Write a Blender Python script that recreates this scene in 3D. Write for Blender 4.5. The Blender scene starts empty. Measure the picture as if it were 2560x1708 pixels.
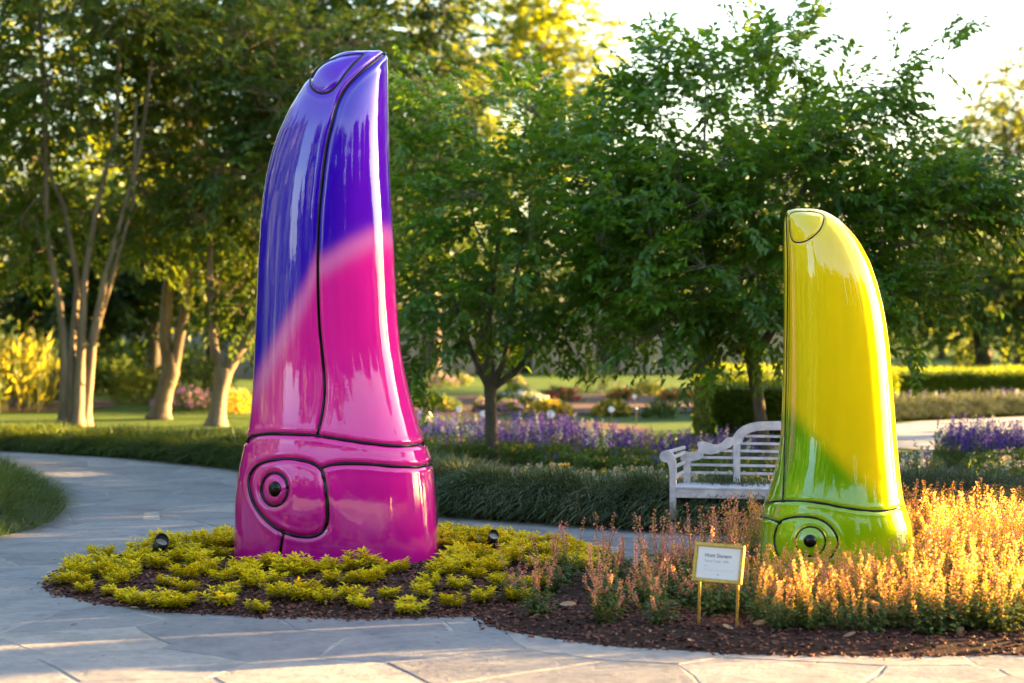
import bpy, math, random
import numpy as np
from mathutils import Vector, Matrix, noise as mnoise
from mathutils.bvhtree import BVHTree
from mathutils.geometry import tessellate_polygon

R = math.radians
SC = bpy.context.scene
COL = SC.collection
rng = np.random.default_rng(7)
random.seed(7)

# ------------------------------------------------------------------ camera
F, H0 = 4978.0, 2.04
PITCH = math.atan(54 / F)
cam_d = bpy.data.cameras.new('camera')
cam_d.sensor_width = 36; cam_d.lens = 36 * F / 2560
cam_d.clip_end = 3000
cam_d.dof.use_dof = True
cam_d.dof.focus_distance = 15.9
cam_d.dof.aperture_fstop = 1.55
cam_d.dof.aperture_blades = 0
cam = bpy.data.objects.new('camera', cam_d); COL.objects.link(cam)
cam.location = (0, 0, H0)
cam.rotation_euler = (R(90) - PITCH, 0, 0)
SC.camera = cam

# ------------------------------------------------------------------ sky, sun, exposure
SUN_EL, SUN_AZ = 9.5, 69.0      # degrees; azimuth clockwise from the view direction
w = bpy.data.worlds.new('World'); SC.world = w; w.use_nodes = True
nt = w.node_tree; nt.nodes.clear()
sky = nt.nodes.new('ShaderNodeTexSky'); sky.sky_type = 'NISHITA'; sky.sun_disc = False
sky.sun_elevation = R(SUN_EL); sky.sun_rotation = R(SUN_AZ)
sky.air_density = 1.0; sky.dust_density = 2.0; sky.ozone_density = 1.0
bg = nt.nodes.new('ShaderNodeBackground'); bg.inputs['Strength'].default_value = 0.062
wo = nt.nodes.new('ShaderNodeOutputWorld')
nt.links.new(sky.outputs[0], bg.inputs[0]); nt.links.new(bg.outputs[0], wo.inputs[0])
sd = bpy.data.lights.new('sun', 'SUN'); sd.energy = 5.0; sd.angle = R(0.5); sd.color = (1.0, 0.60, 0.21)
sun = bpy.data.objects.new('sun', sd); COL.objects.link(sun)
S_DIR = Vector((math.sin(R(SUN_AZ)) * math.cos(R(SUN_EL)), math.cos(R(SUN_AZ)) * math.cos(R(SUN_EL)), math.sin(R(SUN_EL))))
sun.rotation_euler = S_DIR.to_track_quat('Z', 'Y').to_euler()
sun.location = (20, 10, 12)
SC.view_settings.view_transform = 'Standard'; SC.view_settings.look = 'None'
SC.view_settings.exposure = 3.85; SC.view_settings.gamma = 1.0; SC.view_settings.use_curve_mapping = False
SC.render.engine = 'CYCLES'
SC.cycles.use_denoising = True
SC.cycles.max_bounces = 8; SC.cycles.transparent_max_bounces = 4
SC.cycles.diffuse_bounces = 4; SC.cycles.glossy_bounces = 3; SC.cycles.transmission_bounces = 4
SC.cycles.sample_clamp_indirect = 6

# ------------------------------------------------------------------ pixel <-> world
CP, SP = math.cos(PITCH), math.sin(PITCH)
def ray(px, py):
    x, v = (px - 1280) / F, -(py - 854) / F
    return np.array([x, CP + v * SP, -SP + v * CP])
def G(px, py, z=0.0):
    d = ray(px, py); t = (z - H0) / d[2]; return np.array([d[0] * t, d[1] * t, z])
def at(px, py, Y):
    d = ray(px, py); t = Y / d[1]; return np.array([d[0] * t, Y, H0 + d[2] * t])
def proj(P):
    P = np.asarray(P, float); q = P - np.array([0, 0, H0])
    f = q[..., 1] * CP - q[..., 2] * SP; u = q[..., 1] * SP + q[..., 2] * CP
    return 1280 + F * q[..., 0] / f, 854 - F * u / f

# ------------------------------------------------------------------ object helpers
def tag(o, label=None, cat=None, group=None, kind=None):
    if label: o['label'] = label
    if cat: o['category'] = cat
    if group: o['group'] = group
    if kind: o['kind'] = kind
    return o
def thing(name, label, cat, loc=(0, 0, 0), rz=0.0, group=None):
    o = bpy.data.objects.new(name, None); COL.objects.link(o)
    o.location = Vector([float(a) for a in loc]); o.rotation_euler = (0, 0, rz); o.empty_display_size = 0.2
    return tag(o, label, cat, group)
def mesh(V, faces, name='mesh', tint=None, color=None, midx=None, smooth=False):
    V = np.asarray(V, np.float32).reshape(-1, 3)
    me = bpy.data.meshes.new(name)
    me.vertices.add(len(V)); me.vertices.foreach_set('co', V.ravel())
    if not isinstance(faces, (list, tuple)): faces = [faces]
    faces = [np.asarray(f, np.int32) for f in faces if len(f)]
    loops = np.concatenate([f.ravel() for f in faces])
    tot = np.concatenate([np.full(len(f), f.shape[1], np.int32) for f in faces])
    st = np.concatenate([[0], np.cumsum(tot)[:-1]]).astype(np.int32)
    me.loops.add(len(loops)); me.loops.foreach_set('vertex_index', loops)
    me.polygons.add(len(tot)); me.polygons.foreach_set('loop_start', st)
    if midx is not None: me.polygons.foreach_set('material_index', np.asarray(midx, np.int32))
    me.polygons.foreach_set('use_smooth', np.full(len(tot), bool(smooth)))
    me.update(calc_edges=True)
    if tint is not None:
        a = me.attributes.new('tint', 'FLOAT', 'POINT'); a.data.foreach_set('value', np.asarray(tint, np.float32))
    if color is not None:
        a = me.color_attributes.new('paint', 'FLOAT_COLOR', 'POINT')
        c = np.ones((len(V), 4), np.float32); c[:, :3] = color; a.data.foreach_set('color', c.ravel())
    return me
def obj(name, me, mats, parent=None, loc=None):
    o = bpy.data.objects.new(name, me); COL.objects.link(o)
    if not isinstance(mats, (list, tuple)): mats = [mats]
    if len(me.materials) == 0:
        for m in mats: me.materials.append(m)
    if parent: o.parent = parent
    if loc is not None: o.location = Vector([float(a) for a in loc])
    return o
def children_of(o): return [c for c in bpy.data.objects if c.parent == o]
def copy_tree(o, kids=None, parent=None):
    c = o.copy(); COL.objects.link(c); c.parent = parent
    for ch in (kids if kids is not None else children_of(o)):
        d = ch.copy(); COL.objects.link(d); d.parent = c
    return c
def nrm(a): return a / np.maximum(np.linalg.norm(a, axis=-1, keepdims=True), 1e-9)
class MB:
    """collects boxes, tubes and prisms into one mesh"""
    def __init__(s): s.v = []; s.f3 = []; s.f4 = []; s.n = 0
    def add(s, V, f4=None, f3=None):
        V = np.asarray(V, float).reshape(-1, 3)
        if f4 is not None and len(f4): s.f4.append(np.asarray(f4) + s.n)
        if f3 is not None and len(f3): s.f3.append(np.asarray(f3) + s.n)
        s.v.append(V); s.n += len(V); return s
    def box(s, x0, x1, y0, y1, z0, z1, M=None):
        V = np.array([[x, y, z] for z in (z0, z1) for y in (y0, y1) for x in (x0, x1)], float)
        if M is not None: V = np.array([M @ Vector(v) for v in V])
        return s.add(V, [[0, 2, 3, 1], [4, 5, 7, 6], [0, 1, 5, 4], [2, 6, 7, 3], [0, 4, 6, 2], [1, 3, 7, 5]])
    def bar(s, a, b, w, t, up=(0, 0, 1)):
        a = Vector(a); b = Vector(b); d = (b - a); L = d.length; d.normalize()
        u = Vector(up); sx = d.cross(u).normalized(); u = sx.cross(d)
        M = Matrix((( *d, 0), (*sx, 0), (*u, 0), (0, 0, 0, 1))).transposed(); M.translation = a
        return s.box(0, L, -w / 2, w / 2, -t / 2, t / 2, M)
    def tube(s, pts, rad, n=8, cap=True):
        P = np.asarray(pts, float); r = np.broadcast_to(np.asarray(rad, float), (len(P),))
        T = nrm(np.gradient(P, axis=0)); ref = np.array([0.13, 0.31, 0.94]) if abs(T[0, 2]) < .8 else np.array([1.0, .1, .05])
        A = nrm(np.cross(T, ref)); B = np.cross(T, A)
        an = np.linspace(0, 2 * np.pi, n, endpoint=False)
        V = P[:, None] + r[:, None, None] * (A[:, None] * np.cos(an)[None, :, None] + B[:, None] * np.sin(an)[None, :, None])
        i = np.arange(len(P) - 1)[:, None] * n; j = np.arange(n)[None]; k = (j + 1) % n
        f = np.stack([i + j, i + k, i + n + k, i + n + j], -1).reshape(-1, 4)
        V = V.reshape(-1, 3); f3 = []
        if cap:
            m = len(V); V = np.vstack([V, P[0], P[-1]])
            f3 = [[m, (q + 1) % n, q] for q in range(n)] + [[m + 1, m - n + q, m - n + (q + 1) % n] for q in range(n)]
        return s.add(V, f, f3)
    def lathe(s, prof, n=24, M=None):
        an = np.linspace(0, 2 * np.pi, n, endpoint=False); pr = np.array(prof, float)
        V = np.stack([pr[:, 0, None] * np.cos(an), pr[:, 0, None] * np.sin(an), np.broadcast_to(pr[:, 1, None], (len(pr), n))], -1).reshape(-1, 3)
        i = np.arange(len(pr) - 1)[:, None] * n; j = np.arange(n)[None]; k = (j + 1) % n
        f = np.stack([i + j, i + k, i + n + k, i + n + j], -1).reshape(-1, 4)
        if M is not None: V = np.array([M @ Vector(v) for v in V])
        return s.add(V, f)
    def prism(s, poly, y0, y1):
        """poly in (x, z), extruded along y"""
        P = [(float(a), float(b)) for a, b in poly]; n = len(P)
        t = tessellate_polygon([[Vector((a, b, 0)) for a, b in P]])
        V = [[a, y0, b] for a, b in P] + [[a, y1, b] for a, b in P]
        f3 = [[a, b, c] for a, b, c in t] + [[c + n, b + n, a + n] for a, b, c in t]
        return s.add(V, [[i, (i + 1) % n, (i + 1) % n + n, i + n] for i in range(n)], f3)
    def mesh(s, name='mesh', smooth=False, **k):
        fs = []
        if s.f4: fs.append(np.concatenate(s.f4))
        if s.f3: fs.append(np.concatenate(s.f3))
        return mesh(np.vstack(s.v), fs, name, smooth=smooth, **k)
def bevel(o, wd=0.004, seg=2):
    m = o.modifiers.new('bevel', 'BEVEL'); m.width = wd; m.segments = seg; m.limit_method = 'ANGLE'; m.angle_limit = R(40); return o
def fix_normals(me):
    import bmesh
    b = bmesh.new(); b.from_mesh(me); bmesh.ops.recalc_face_normals(b, faces=b.faces); b.to_mesh(me); b.free(); return me

# ------------------------------------------------------------------ materials
def new_mat(name):
    m = bpy.data.materials.new(name); m.use_nodes = True
    n = m.node_tree; n.nodes.clear(); out = n.nodes.new('ShaderNodeOutputMaterial'); return m, n, out
def N(n, t, **k):
    x = n.nodes.new(t)
    for a, b in k.items(): setattr(x, a, b)
    return x
def noise_tex(n, scale, detail=4, rough=.55, vec=None, dist=0.0):
    t = N(n, 'ShaderNodeTexNoise'); t.inputs['Scale'].default_value = scale; t.inputs['Detail'].default_value = detail
    t.inputs['Roughness'].default_value = rough; t.inputs['Distortion'].default_value = dist
    if vec is not None: n.links.new(vec, t.inputs['Vector'])
    return t
def ramp(n, fac, stops):
    r = N(n, 'ShaderNodeValToRGB'); e = r.color_ramp.elements
    while len(e) < len(stops): e.new(0.5)
    for q, (p, c) in zip(e, stops): q.position = p; q.color = (*c, 1)
    n.links.new(fac, r.inputs[0]); return r
def mixc(n, f, a, b, mode='MIX'):
    m = N(n, 'ShaderNodeMix', data_type='RGBA', blend_type=mode)
    for k, v in ((0, f), (6, a), (7, b)):
        if hasattr(v, 'is_output'): n.links.new(v, m.inputs[k])
        else: m.inputs[k].default_value = v if k == 0 else (*v, 1)
    return m.outputs[2]
def bump(n, h, strength, dist=0.01):
    b = N(n, 'ShaderNodeBump'); b.inputs['Strength'].default_value = strength; b.inputs['Distance'].default_value = dist
    n.links.new(h, b.inputs['Height']); return b.outputs[0]
def leaf_mat(name, stops, trans=0.4, tcol=(0.30, 0.34, 0.02), rough=0.45, spec=0.4):
    """stops: colours over the per-leaf tint 0..1"""
    m, n, out = new_mat(name)
    a = N(n, 'ShaderNodeAttribute', attribute_name='tint')
    r = ramp(n, a.outputs['Fac'], stops)
    p = N(n, 'ShaderNodeBsdfPrincipled'); p.inputs['Roughness'].default_value = rough
    p.inputs['Specular IOR Level'].default_value = spec
    n.links.new(r.outputs[0], p.inputs['Base Color'])
    t = N(n, 'ShaderNodeBsdfTranslucent')
    n.links.new(mixc(n, 0.6, r.outputs[0], tcol), t.inputs['Color'])
    mx = N(n, 'ShaderNodeMixShader'); mx.inputs[0].default_value = trans
    n.links.new(p.outputs[0], mx.inputs[1]); n.links.new(t.outputs[0], mx.inputs[2]); n.links.new(mx.outputs[0], out.inputs[0])
    return m
def simple(name, col, rough=.5, metal=0, col2=None, scale=8, bmp=0, bscale=40, spec=.5, stretch=None, coat=0):
    m, n, out = new_mat(name)
    p = N(n, 'ShaderNodeBsdfPrincipled'); p.inputs['Roughness'].default_value = rough; p.inputs['Metallic'].default_value = metal
    p.inputs['Specular IOR Level'].default_value = spec; p.inputs['Coat Weight'].default_value = coat
    tc = N(n, 'ShaderNodeTexCoord'); vec = tc.outputs['Object']
    if stretch:
        mp = N(n, 'ShaderNodeMapping'); mp.inputs['Scale'].default_value = stretch; n.links.new(vec, mp.inputs[0]); vec = mp.outputs[0]
    t = noise_tex(n, scale, 6, .6, vec)
    c2 = col2 or tuple(c * .6 for c in col)
    r = ramp(n, t.outputs[0], [(.3, c2), (.7, col)])
    n.links.new(r.outputs[0], p.inputs['Base Color'])
    if bmp:
        t2 = noise_tex(n, bscale, 5, .6, vec); n.links.new(bump(n, t2.outputs[0], bmp), p.inputs['Normal'])
    n.links.new(p.outputs[0], out.inputs[0]); return m

M = {}
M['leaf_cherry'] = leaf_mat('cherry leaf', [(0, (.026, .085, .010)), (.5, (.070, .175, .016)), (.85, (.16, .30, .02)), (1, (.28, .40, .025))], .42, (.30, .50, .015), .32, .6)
M['leaf_myrtle'] = leaf_mat('myrtle leaf', [(0, (.016, .045, .014)), (.6, (.055, .125, .014)), (1, (.14, .20, .012))], .42, (.34, .40, .006), .45)
M['leaf_gold'] = leaf_mat('golden leaf', [(0, (.035, .075, .008)), (.5, (.10, .15, .006)), (1, (.22, .24, .006))], .5, (.46, .50, .004), .5)
M['leaf_dark'] = leaf_mat('dark tree leaf', [(0, (.012, .032, .012)), (.6, (.042, .10, .016)), (1, (.10, .17, .016))], .35, (.20, .28, .01), .5)
M['leaf_olive'] = leaf_mat('olive leaf', [(0, (.03, .055, .02)), (.6, (.07, .11, .02)), (1, (.15, .19, .02))], .4, (.38, .42, .02), .5)
M['hedge'] = leaf_mat('hedge leaf', [(0, (.03, .07, .008)), (.5, (.09, .16, .008)), (1, (.27, .33, .01))], .35, (.4, .46, .01), .5)
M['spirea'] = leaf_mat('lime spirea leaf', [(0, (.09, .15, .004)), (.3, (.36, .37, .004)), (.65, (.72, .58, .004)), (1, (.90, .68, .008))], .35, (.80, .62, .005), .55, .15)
M['grass_green'] = leaf_mat('border grass', [(0, (.02, .05, .01)), (.6, (.06, .12, .015)), (.93, (.13, .19, .03)), (1, (.35, .28, .12))], .3, (.3, .34, .03), .5)
M['grass_grey'] = leaf_mat('arching dark grass', [(0, (.028, .055, .018)), (.6, (.09, .14, .055)), (.9, (.21, .24, .12)), (1, (.45, .40, .24))], .25, (.2, .22, .06), .5)
M['grass_silver'] = leaf_mat('silver green grass', [(0, (.035, .055, .03)), (.6, (.10, .14, .075)), (1, (.32, .33, .20))], .25, (.3, .3, .12), .5)
M['perennial'] = leaf_mat('perennial leaf', [(0, (.02, .06, .012)), (.6, (.07, .14, .03)), (1, (.17, .24, .06))], .35, (.3, .36, .04), .5)
M['salvia_leaf'] = leaf_mat('salvia leaf', [(0, (.03, .07, .02)), (.6, (.09, .16, .045)), (1, (.24, .30, .13))], .35, (.3, .36, .06), .5)
M['agastache_leaf'] = leaf_mat('agastache leaf', [(0, (.03, .075, .02)), (.6, (.08, .16, .04)), (1, (.18, .25, .06))], .35, (.34, .34, .03), .5)
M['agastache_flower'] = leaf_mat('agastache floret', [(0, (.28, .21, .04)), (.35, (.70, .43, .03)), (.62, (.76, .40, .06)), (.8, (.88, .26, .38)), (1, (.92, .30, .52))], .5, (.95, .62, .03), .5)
M['agastache_stem'] = leaf_mat('agastache stem', [(0, (.12, .09, .03)), (1, (.26, .18, .06))], .4, (.5, .36, .05), .6)
M['blue_flower'] = leaf_mat('violet salvia floret', [(0, (.06, .025, .28)), (.7, (.15, .07, .5)), (1, (.32, .2, .62))], .3, (.2, .1, .6), .6)
M['white_flower'] = leaf_mat('white floret', [(0, (.5, .5, .48)), (1, (.82, .82, .8))], .3, (.8, .8, .8), .6)
M['yellow_flower'] = leaf_mat('yellow floret', [(0, (.6, .34, .02)), (1, (.85, .6, .06))], .3, (.9, .6, .05), .6)
M['pale_flower'] = leaf_mat('pale lantana floret', [(0, (.55, .36, .22)), (.5, (.75, .55, .4)), (1, (.8, .62, .6))], .3, (.8, .6, .4), .6)
M['pink_flower'] = leaf_mat('pink floret', [(0, (.5, .2, .5)), (1, (.75, .42, .75))], .3, (.8, .4, .7), .6)
M['red_flower'] = leaf_mat('red floret', [(0, (.45, .01, .05)), (1, (.8, .05, .12))], .3, (.9, .05, .08), .6)
M['orange_flower'] = leaf_mat('orange floret', [(0, (.6, .1, .02)), (1, (.9, .25, .1))], .3, (.9, .25, .06), .6)
M['canna'] = leaf_mat('canna leaf', [(0, (.03, .08, .015)), (.6, (.10, .16, .02)), (1, (.40, .32, .05))], .5, (.6, .5, .03), .5)
M['bark_grey'] = simple('grey bark', (.20, .165, .13), .85, 0, (.09, .075, .06), 10, .8, 30, .2, (1, 1, .35))
M['bark_myrtle'] = simple('smooth tan bark', (.27, .20, .135), .75, 0, (.10, .075, .05), 5, .9, 12, .25, (1, 1, .2))
M['bark_dark'] = simple('dark bark', (.09, .075, .06), .85, 0, (.04, .033, .028), 10, .6, 30, .2, (1, 1, .3))
M['black_plastic'] = simple('black lamp housing', (.012, .013, .016), .35, 0, (.006, .006, .008), 20)
M['seam'] = simple('glossy black line', (.004, .004, .005), .14, 0, (.003, .003, .004), 4, 0, 30, .35)
M['gold'] = simple('gilt wood', (.62, .42, .10), .38, .75, (.40, .25, .05), 30, .25, 90)
M['sign_paper'] = simple('white card', (.78, .77, .80), .35, 0, (.75, .74, .78), 3)
M['ink'] = simple('dark blue ink', (.02, .018, .08), .6); M['ink_pale'] = simple('pale violet ink', (.30, .27, .42), .6, 0, (.28, .25, .40)); M['ink_faint'] = simple('faint grey ink', (.55, .53, .60), .6, 0, (.53, .51, .58))
M['teak'] = simple('weathered silver teak', (.70, .69, .74), .75, 0, (.42, .41, .46), 9, .5, 30, .2, (1, 6, 1))
M['brass'] = simple('pale brass plate', (.75, .7, .5), .4, .2, (.6, .55, .38), 10)
M['lens'] = simple('spotlight glass', (.42, .38, .30), .12, 0, (.3, .27, .2), 30, .3, 60)
M['mulch'] = simple('mulch soil', (.060, .028, .020), .95, 0, (.018, .011, .010), 34, 1, 60, .15)
M['chip'] = leaf_mat('bark mulch chip', [(0, (.022, .010, .010)), (.4, (.10, .035, .026)), (.8, (.24, .09, .06)), (1, (.42, .27, .19))], .0, (0, 0, 0), .75, .3)
M['dry_leaf'] = leaf_mat('dry leaf', [(0, (.30, .16, .08)), (1, (.55, .38, .24))], .3, (.6, .4, .15), .6)
M['wall_stone'] = simple('pale limestone', (.42, .34, .25), .85, 0, (.26, .21, .16), 1.5, .4, 8, .2)
M['wall_grey'] = simple('grey stone wall', (.26, .26, .26), .85, 0, (.15, .15, .15), 1.5, .4, 8, .2)
M['dark_opening'] = simple('dark window glass', (.02, .022, .028), .15, 0, (.012, .012, .016), 2)
M['white_tag'] = simple('white enamel', (.8, .82, .85), .4, 0, (.76, .78, .82), 4)

# lawn
m, n, out = new_mat('lawn grass'); M['lawn'] = m
tc = N(n, 'ShaderNodeTexCoord'); p = N(n, 'ShaderNodeBsdfPrincipled'); p.inputs['Roughness'].default_value = .8; p.inputs['Specular IOR Level'].default_value = .2
a = noise_tex(n, .5, 5, .6, tc.outputs['Object']); b = noise_tex(n, 40, 4, .7, tc.outputs['Object'])
c = ramp(n, a.outputs[0], [(.3, (.045, .10, .010)), (.7, (.085, .155, .014))]); d = ramp(n, b.outputs[0], [(.3, (.55, .55, .5)), (.75, (1.25, 1.2, 1.1))])
n.links.new(mixc(n, 1.0, c.outputs[0], d.outputs[0], 'MULTIPLY'), p.inputs['Base Color'])
n.links.new(bump(n, b.outputs[0], 1.0, .03), p.inputs['Normal']); n.links.new(p.outputs[0], out.inputs[0])
# mortar between the flagstones
M['mortar'] = simple('pale mortar', (.40, .385, .37), .9, 0, (.22, .205, .19), 6, .6, 80, .2)
# flagstone
m, n, out = new_mat('blue grey flagstone'); M['flag'] = m
tc = N(n, 'ShaderNodeTexCoord'); geo = N(n, 'ShaderNodeNewGeometry'); oi = N(n, 'ShaderNodeObjectInfo')
p = N(n, 'ShaderNodeBsdfPrincipled'); p.inputs['Roughness'].default_value = .62; p.inputs['Specular IOR Level'].default_value = .35
pos = geo.outputs['Position']
a = noise_tex(n, 1.7, 6, .62, pos, .6); b = noise_tex(n, 14, 6, .7, pos); s = noise_tex(n, 90, 3, .6, pos)
base = ramp(n, oi.outputs['Random'], [(0, (.175, .18, .198)), (.35, (.215, .218, .235)), (.7, (.25, .25, .262)), (1, (.31, .29, .28))])
st1 = ramp(n, a.outputs[0], [(.32, (.66, .68, .74)), (.52, (1, 1, 1)), (.72, (1.18, 1.12, 1.08))])
st2 = ramp(n, b.outputs[0], [(.33, (.72, .71, .70)), (.5, (1, 1, 1)), (.75, (1.1, 1.1, 1.12))])
sp = ramp(n, s.outputs[0], [(.30, (.55, .53, .50)), (.36, (1, 1, 1)), (1, (1, 1, 1))])
cc = mixc(n, 1.0, base.outputs[0], st1.outputs[0], 'MULTIPLY'); cc = mixc(n, 1.0, cc, st2.outputs[0], 'MULTIPLY'); cc = mixc(n, .7, cc, sp.outputs[0], 'MULTIPLY')
n.links.new(cc, p.inputs['Base Color'])
lay = noise_tex(n, 3.5, 8, .68, pos, 1.2)
n.links.new(bump(n, lay.outputs[0], .55, .03), p.inputs['Normal']); n.links.new(p.outputs[0], out.inputs[0])
# far path
M['concrete'] = simple('pale far paving', (.38, .38, .40), .85, 0, (.33, .32, .33), 1.2, .3, 20, .2)
# gloss paint with the gradient held in the mesh colours
m, n, out = new_mat('glossy gradient paint'); M['paint'] = m
at_ = N(n, 'ShaderNodeAttribute', attribute_name='paint'); p = N(n, 'ShaderNodeBsdfPrincipled')
tc = N(n, 'ShaderNodeTexCoord'); mp = N(n, 'ShaderNodeMapping'); mp.inputs['Scale'].default_value = (3.4, 3.4, .8); n.links.new(tc.outputs['Object'], mp.inputs[0])
t = noise_tex(n, 1.6, 3, .5, mp.outputs[0]); mp2 = N(n, 'ShaderNodeMapping'); mp2.inputs['Scale'].default_value = (16, 16, 2.4); n.links.new(tc.outputs['Object'], mp2.inputs[0])
t2 = noise_tex(n, 1.5, 3, .55, mp2.outputs[0])
ad = N(n, 'ShaderNodeMath', operation='MULTIPLY_ADD'); n.links.new(t2.outputs[0], ad.inputs[0]); ad.inputs[1].default_value = .035; n.links.new(t.outputs[0], ad.inputs[2])
p.inputs['Roughness'].default_value = .10; p.inputs['Coat Weight'].default_value = 1.0; p.inputs['Coat Roughness'].default_value = .004; p.inputs['Coat IOR'].default_value = 1.72
p.inputs['Specular IOR Level'].default_value = .12
t3 = noise_tex(n, 1.2, 4, .6, mp.outputs[0]); v = ramp(n, t3.outputs[0], [(.3, (.90, .90, .92)), (.7, (1.06, 1.05, 1.04))])
n.links.new(mixc(n, 1.0, at_.outputs['Color'], v.outputs[0], 'MULTIPLY'), p.inputs['Base Color'])
bn = bump(n, ad.outputs[0], .06, .05); n.links.new(bn, p.inputs['Coat Normal']); n.links.new(bn, p.inputs['Normal'])
n.links.new(p.outputs[0], out.inputs[0])

# ------------------------------------------------------------------ geometry generators
def leaves(P, D, U, L, W, fine=True, curl=.18):
    """a leaf per row: base P, direction D, up U"""
    D = nrm(D); S = nrm(np.cross(D, U)); U = np.cross(S, D)
    L = np.broadcast_to(L, (len(P),))[:, None]; W = np.broadcast_to(W, (len(P),))[:, None]; n = len(P)
    tip = P + D * L - U * L * curl
    if fine:
        mid = P + D * L * .45
        l = mid + S * W / 2 + U * W * .16; r = mid - S * W / 2 + U * W * .16
        V = np.stack([P, l, tip, r, mid], 1).reshape(-1, 3)
        b = np.arange(n)[:, None] * 5
        Fc = np.concatenate([b + [[0, 4, 1]], b + [[1, 4, 2]], b + [[0, 3, 4]], b + [[4, 3, 2]]])
        return V, Fc, 5
    m2 = P + D * L * .5
    V = np.stack([P, m2 + S * W / 2 + U * W * .12, tip, m2 - S * W / 2 + U * W * .12], 1).reshape(-1, 3)
    b = np.arange(n)[:, None] * 4
    return V, np.concatenate([b + [[0, 2, 1]], b + [[0, 3, 2]]]), 4
def sprays(O, A, K, slen, L, W, fine=True, droop=.35, g=rng):
    """K alternate leaves along a drooping twig from O along A; returns mesh parts and the cluster index of each vertex"""
    C = len(O); A = nrm(A); Z = np.array([0, 0, 1.0])
    S = nrm(np.cross(A, Z + g.normal(0, .15, (C, 3)))); Uc = np.cross(S, A)
    t = (np.arange(K) + .6) / K
    sl = slen * g.uniform(.7, 1.25, C)
    P = O[:, None] + A[:, None] * (t[None, :, None] * sl[:, None, None]) - Z * (droop * sl[:, None, None] * (t ** 2)[None, :, None])
    side = np.where(np.arange(K) % 2 == 0, 1.0, -1.0)[None, :, None]
    D = A[:, None] * .75 + S[:, None] * side * .8 - Z * (droop * .9 + .25 * g.random((C, K, 1))) + g.normal(0, .25, (C, K, 3))
    U = Uc[:, None] + g.normal(0, .38, (C, K, 3)) + Z * .3
    n = C * K
    V, Fc, k = leaves(P.reshape(-1, 3), D.reshape(-1, 3), U.reshape(-1, 3), (L * g.uniform(.6, 1.2, n)), (W * g.uniform(.7, 1.15, n)), fine)
    return V, Fc, np.repeat(np.repeat(np.arange(C), K), k), np.repeat(g.random(n), k)
def skeleton(trunks, att, g, tip=.005, power=2.35, lift=.12):
    """join the attractors to the trunk polylines; returns a mesh of limbs"""
    P, par, r0 = [], [], []
    for pts, rad in trunks:
        pts = np.asarray(pts, float); last = -1
        k = max(6, int(np.linalg.norm(pts[-1] - pts[0]) / .12))
        s = np.linspace(0, len(pts) - 1, k)
        q = np.stack([np.interp(s, range(len(pts)), pts[:, c]) for c in range(3)], -1)
        for j, x in enumerate(q):
            P.append(x); par.append(last); r0.append(0); last = len(P) - 1
    ntr = len(P)
    z0 = min(p[2] for p in P); top = np.mean([p[0][-1] for p in trunks], axis=0)
    allow = [i for i in range(ntr) if P[i][2] > z0 + .45 * (max(p[2] for p in P) - z0)]
    ok = np.zeros(ntr + len(att) * 9 + 5, bool); ok[allow] = True
    arr = np.zeros((len(ok), 3)); arr[:ntr] = P
    edges = []
    order = np.argsort(np.linalg.norm(att - np.mean([P[i] for i in allow], axis=0), axis=1))
    n = ntr
    for a in att[order]:
        d = arr[:n] - a; dist = np.linalg.norm(d, axis=1) + np.maximum(0, d[:, 2]) * .9; dist[~ok[:n]] = 1e9
        b = int(np.argmin(dist)); L = np.linalg.norm(arr[b] - a); m = int(min(8, max(2, L / .25))); last = b
        side = g.normal(0, .05 * L, 3)
        for j in range(1, m + 1):
            t = j / m
            q = arr[b] * (1 - t) + a * t + (side + np.array([0, 0, lift * L])) * math.sin(math.pi * t)
            arr[n] = q; ok[n] = True; par.append(last); P.append(q); last = n; n += 1
    w = np.zeros(n); haschild = np.zeros(n, bool)
    for i in range(n):
        if par[i] >= 0: haschild[par[i]] = True
    for i in range(n - 1, -1, -1):
        if not haschild[i]: w[i] = max(w[i], tip ** power)
        if par[i] >= 0: w[par[i]] += w[i]
    rad = w ** (1 / power)
    return arr[:n], np.array(par), rad, ntr
def limb_mesh(arr, par, rad, ntr, sides=5, rmax=.09):
    idx = np.array([i for i in range(ntr, len(arr)) if par[i] >= 0])
    a = arr[par[idx]]; b = arr[idx]; ra = np.minimum(rad[par[idx]], rmax); rb = np.minimum(rad[idx], rmax)
    ra = np.where(par[idx] < ntr, np.minimum(ra, rb * 1.6), ra)
    D = nrm(b - a); A = nrm(np.cross(D, np.array([.3, .2, .93]))); B = np.cross(D, A)
    an = np.linspace(0, 2 * np.pi, sides, endpoint=False); c, s = np.cos(an), np.sin(an)
    ring = A[:, None] * c[None, :, None] + B[:, None] * s[None, :, None]
    V = np.concatenate([(a - D * ra[:, None] * .4)[:, None] + ring * ra[:, None, None], b[:, None] + ring * rb[:, None, None]], 1).reshape(-1, 3)
    base = np.arange(len(idx))[:, None, None] * 2 * sides; j = np.arange(sides); k = (j + 1) % sides
    f = (base + np.stack([j, k, k + sides, j + sides], -1)[None]).reshape(-1, 4)
    return V, f
def blob_points(blobs, n, g, shell=.42, gap=None, gscale=.9):
    wts = np.array([b[6] if len(b) > 6 else b[3] * b[4] * b[5] for b in blobs], float); wts /= wts.sum()
    out = []
    while len(out) < n:
        b = blobs[g.choice(len(blobs), p=wts)]
        d = g.normal(0, 1, 3); d /= np.linalg.norm(d); r = g.random() ** shell
        q = np.array([b[0] + d[0] * r * b[3], b[1] + d[1] * r * b[4], b[2] + d[2] * r * b[5]])
        if gap is not None and mnoise.noise(Vector(q * gscale)) < gap: continue
        out.append(q)
    return np.array(out)
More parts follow.
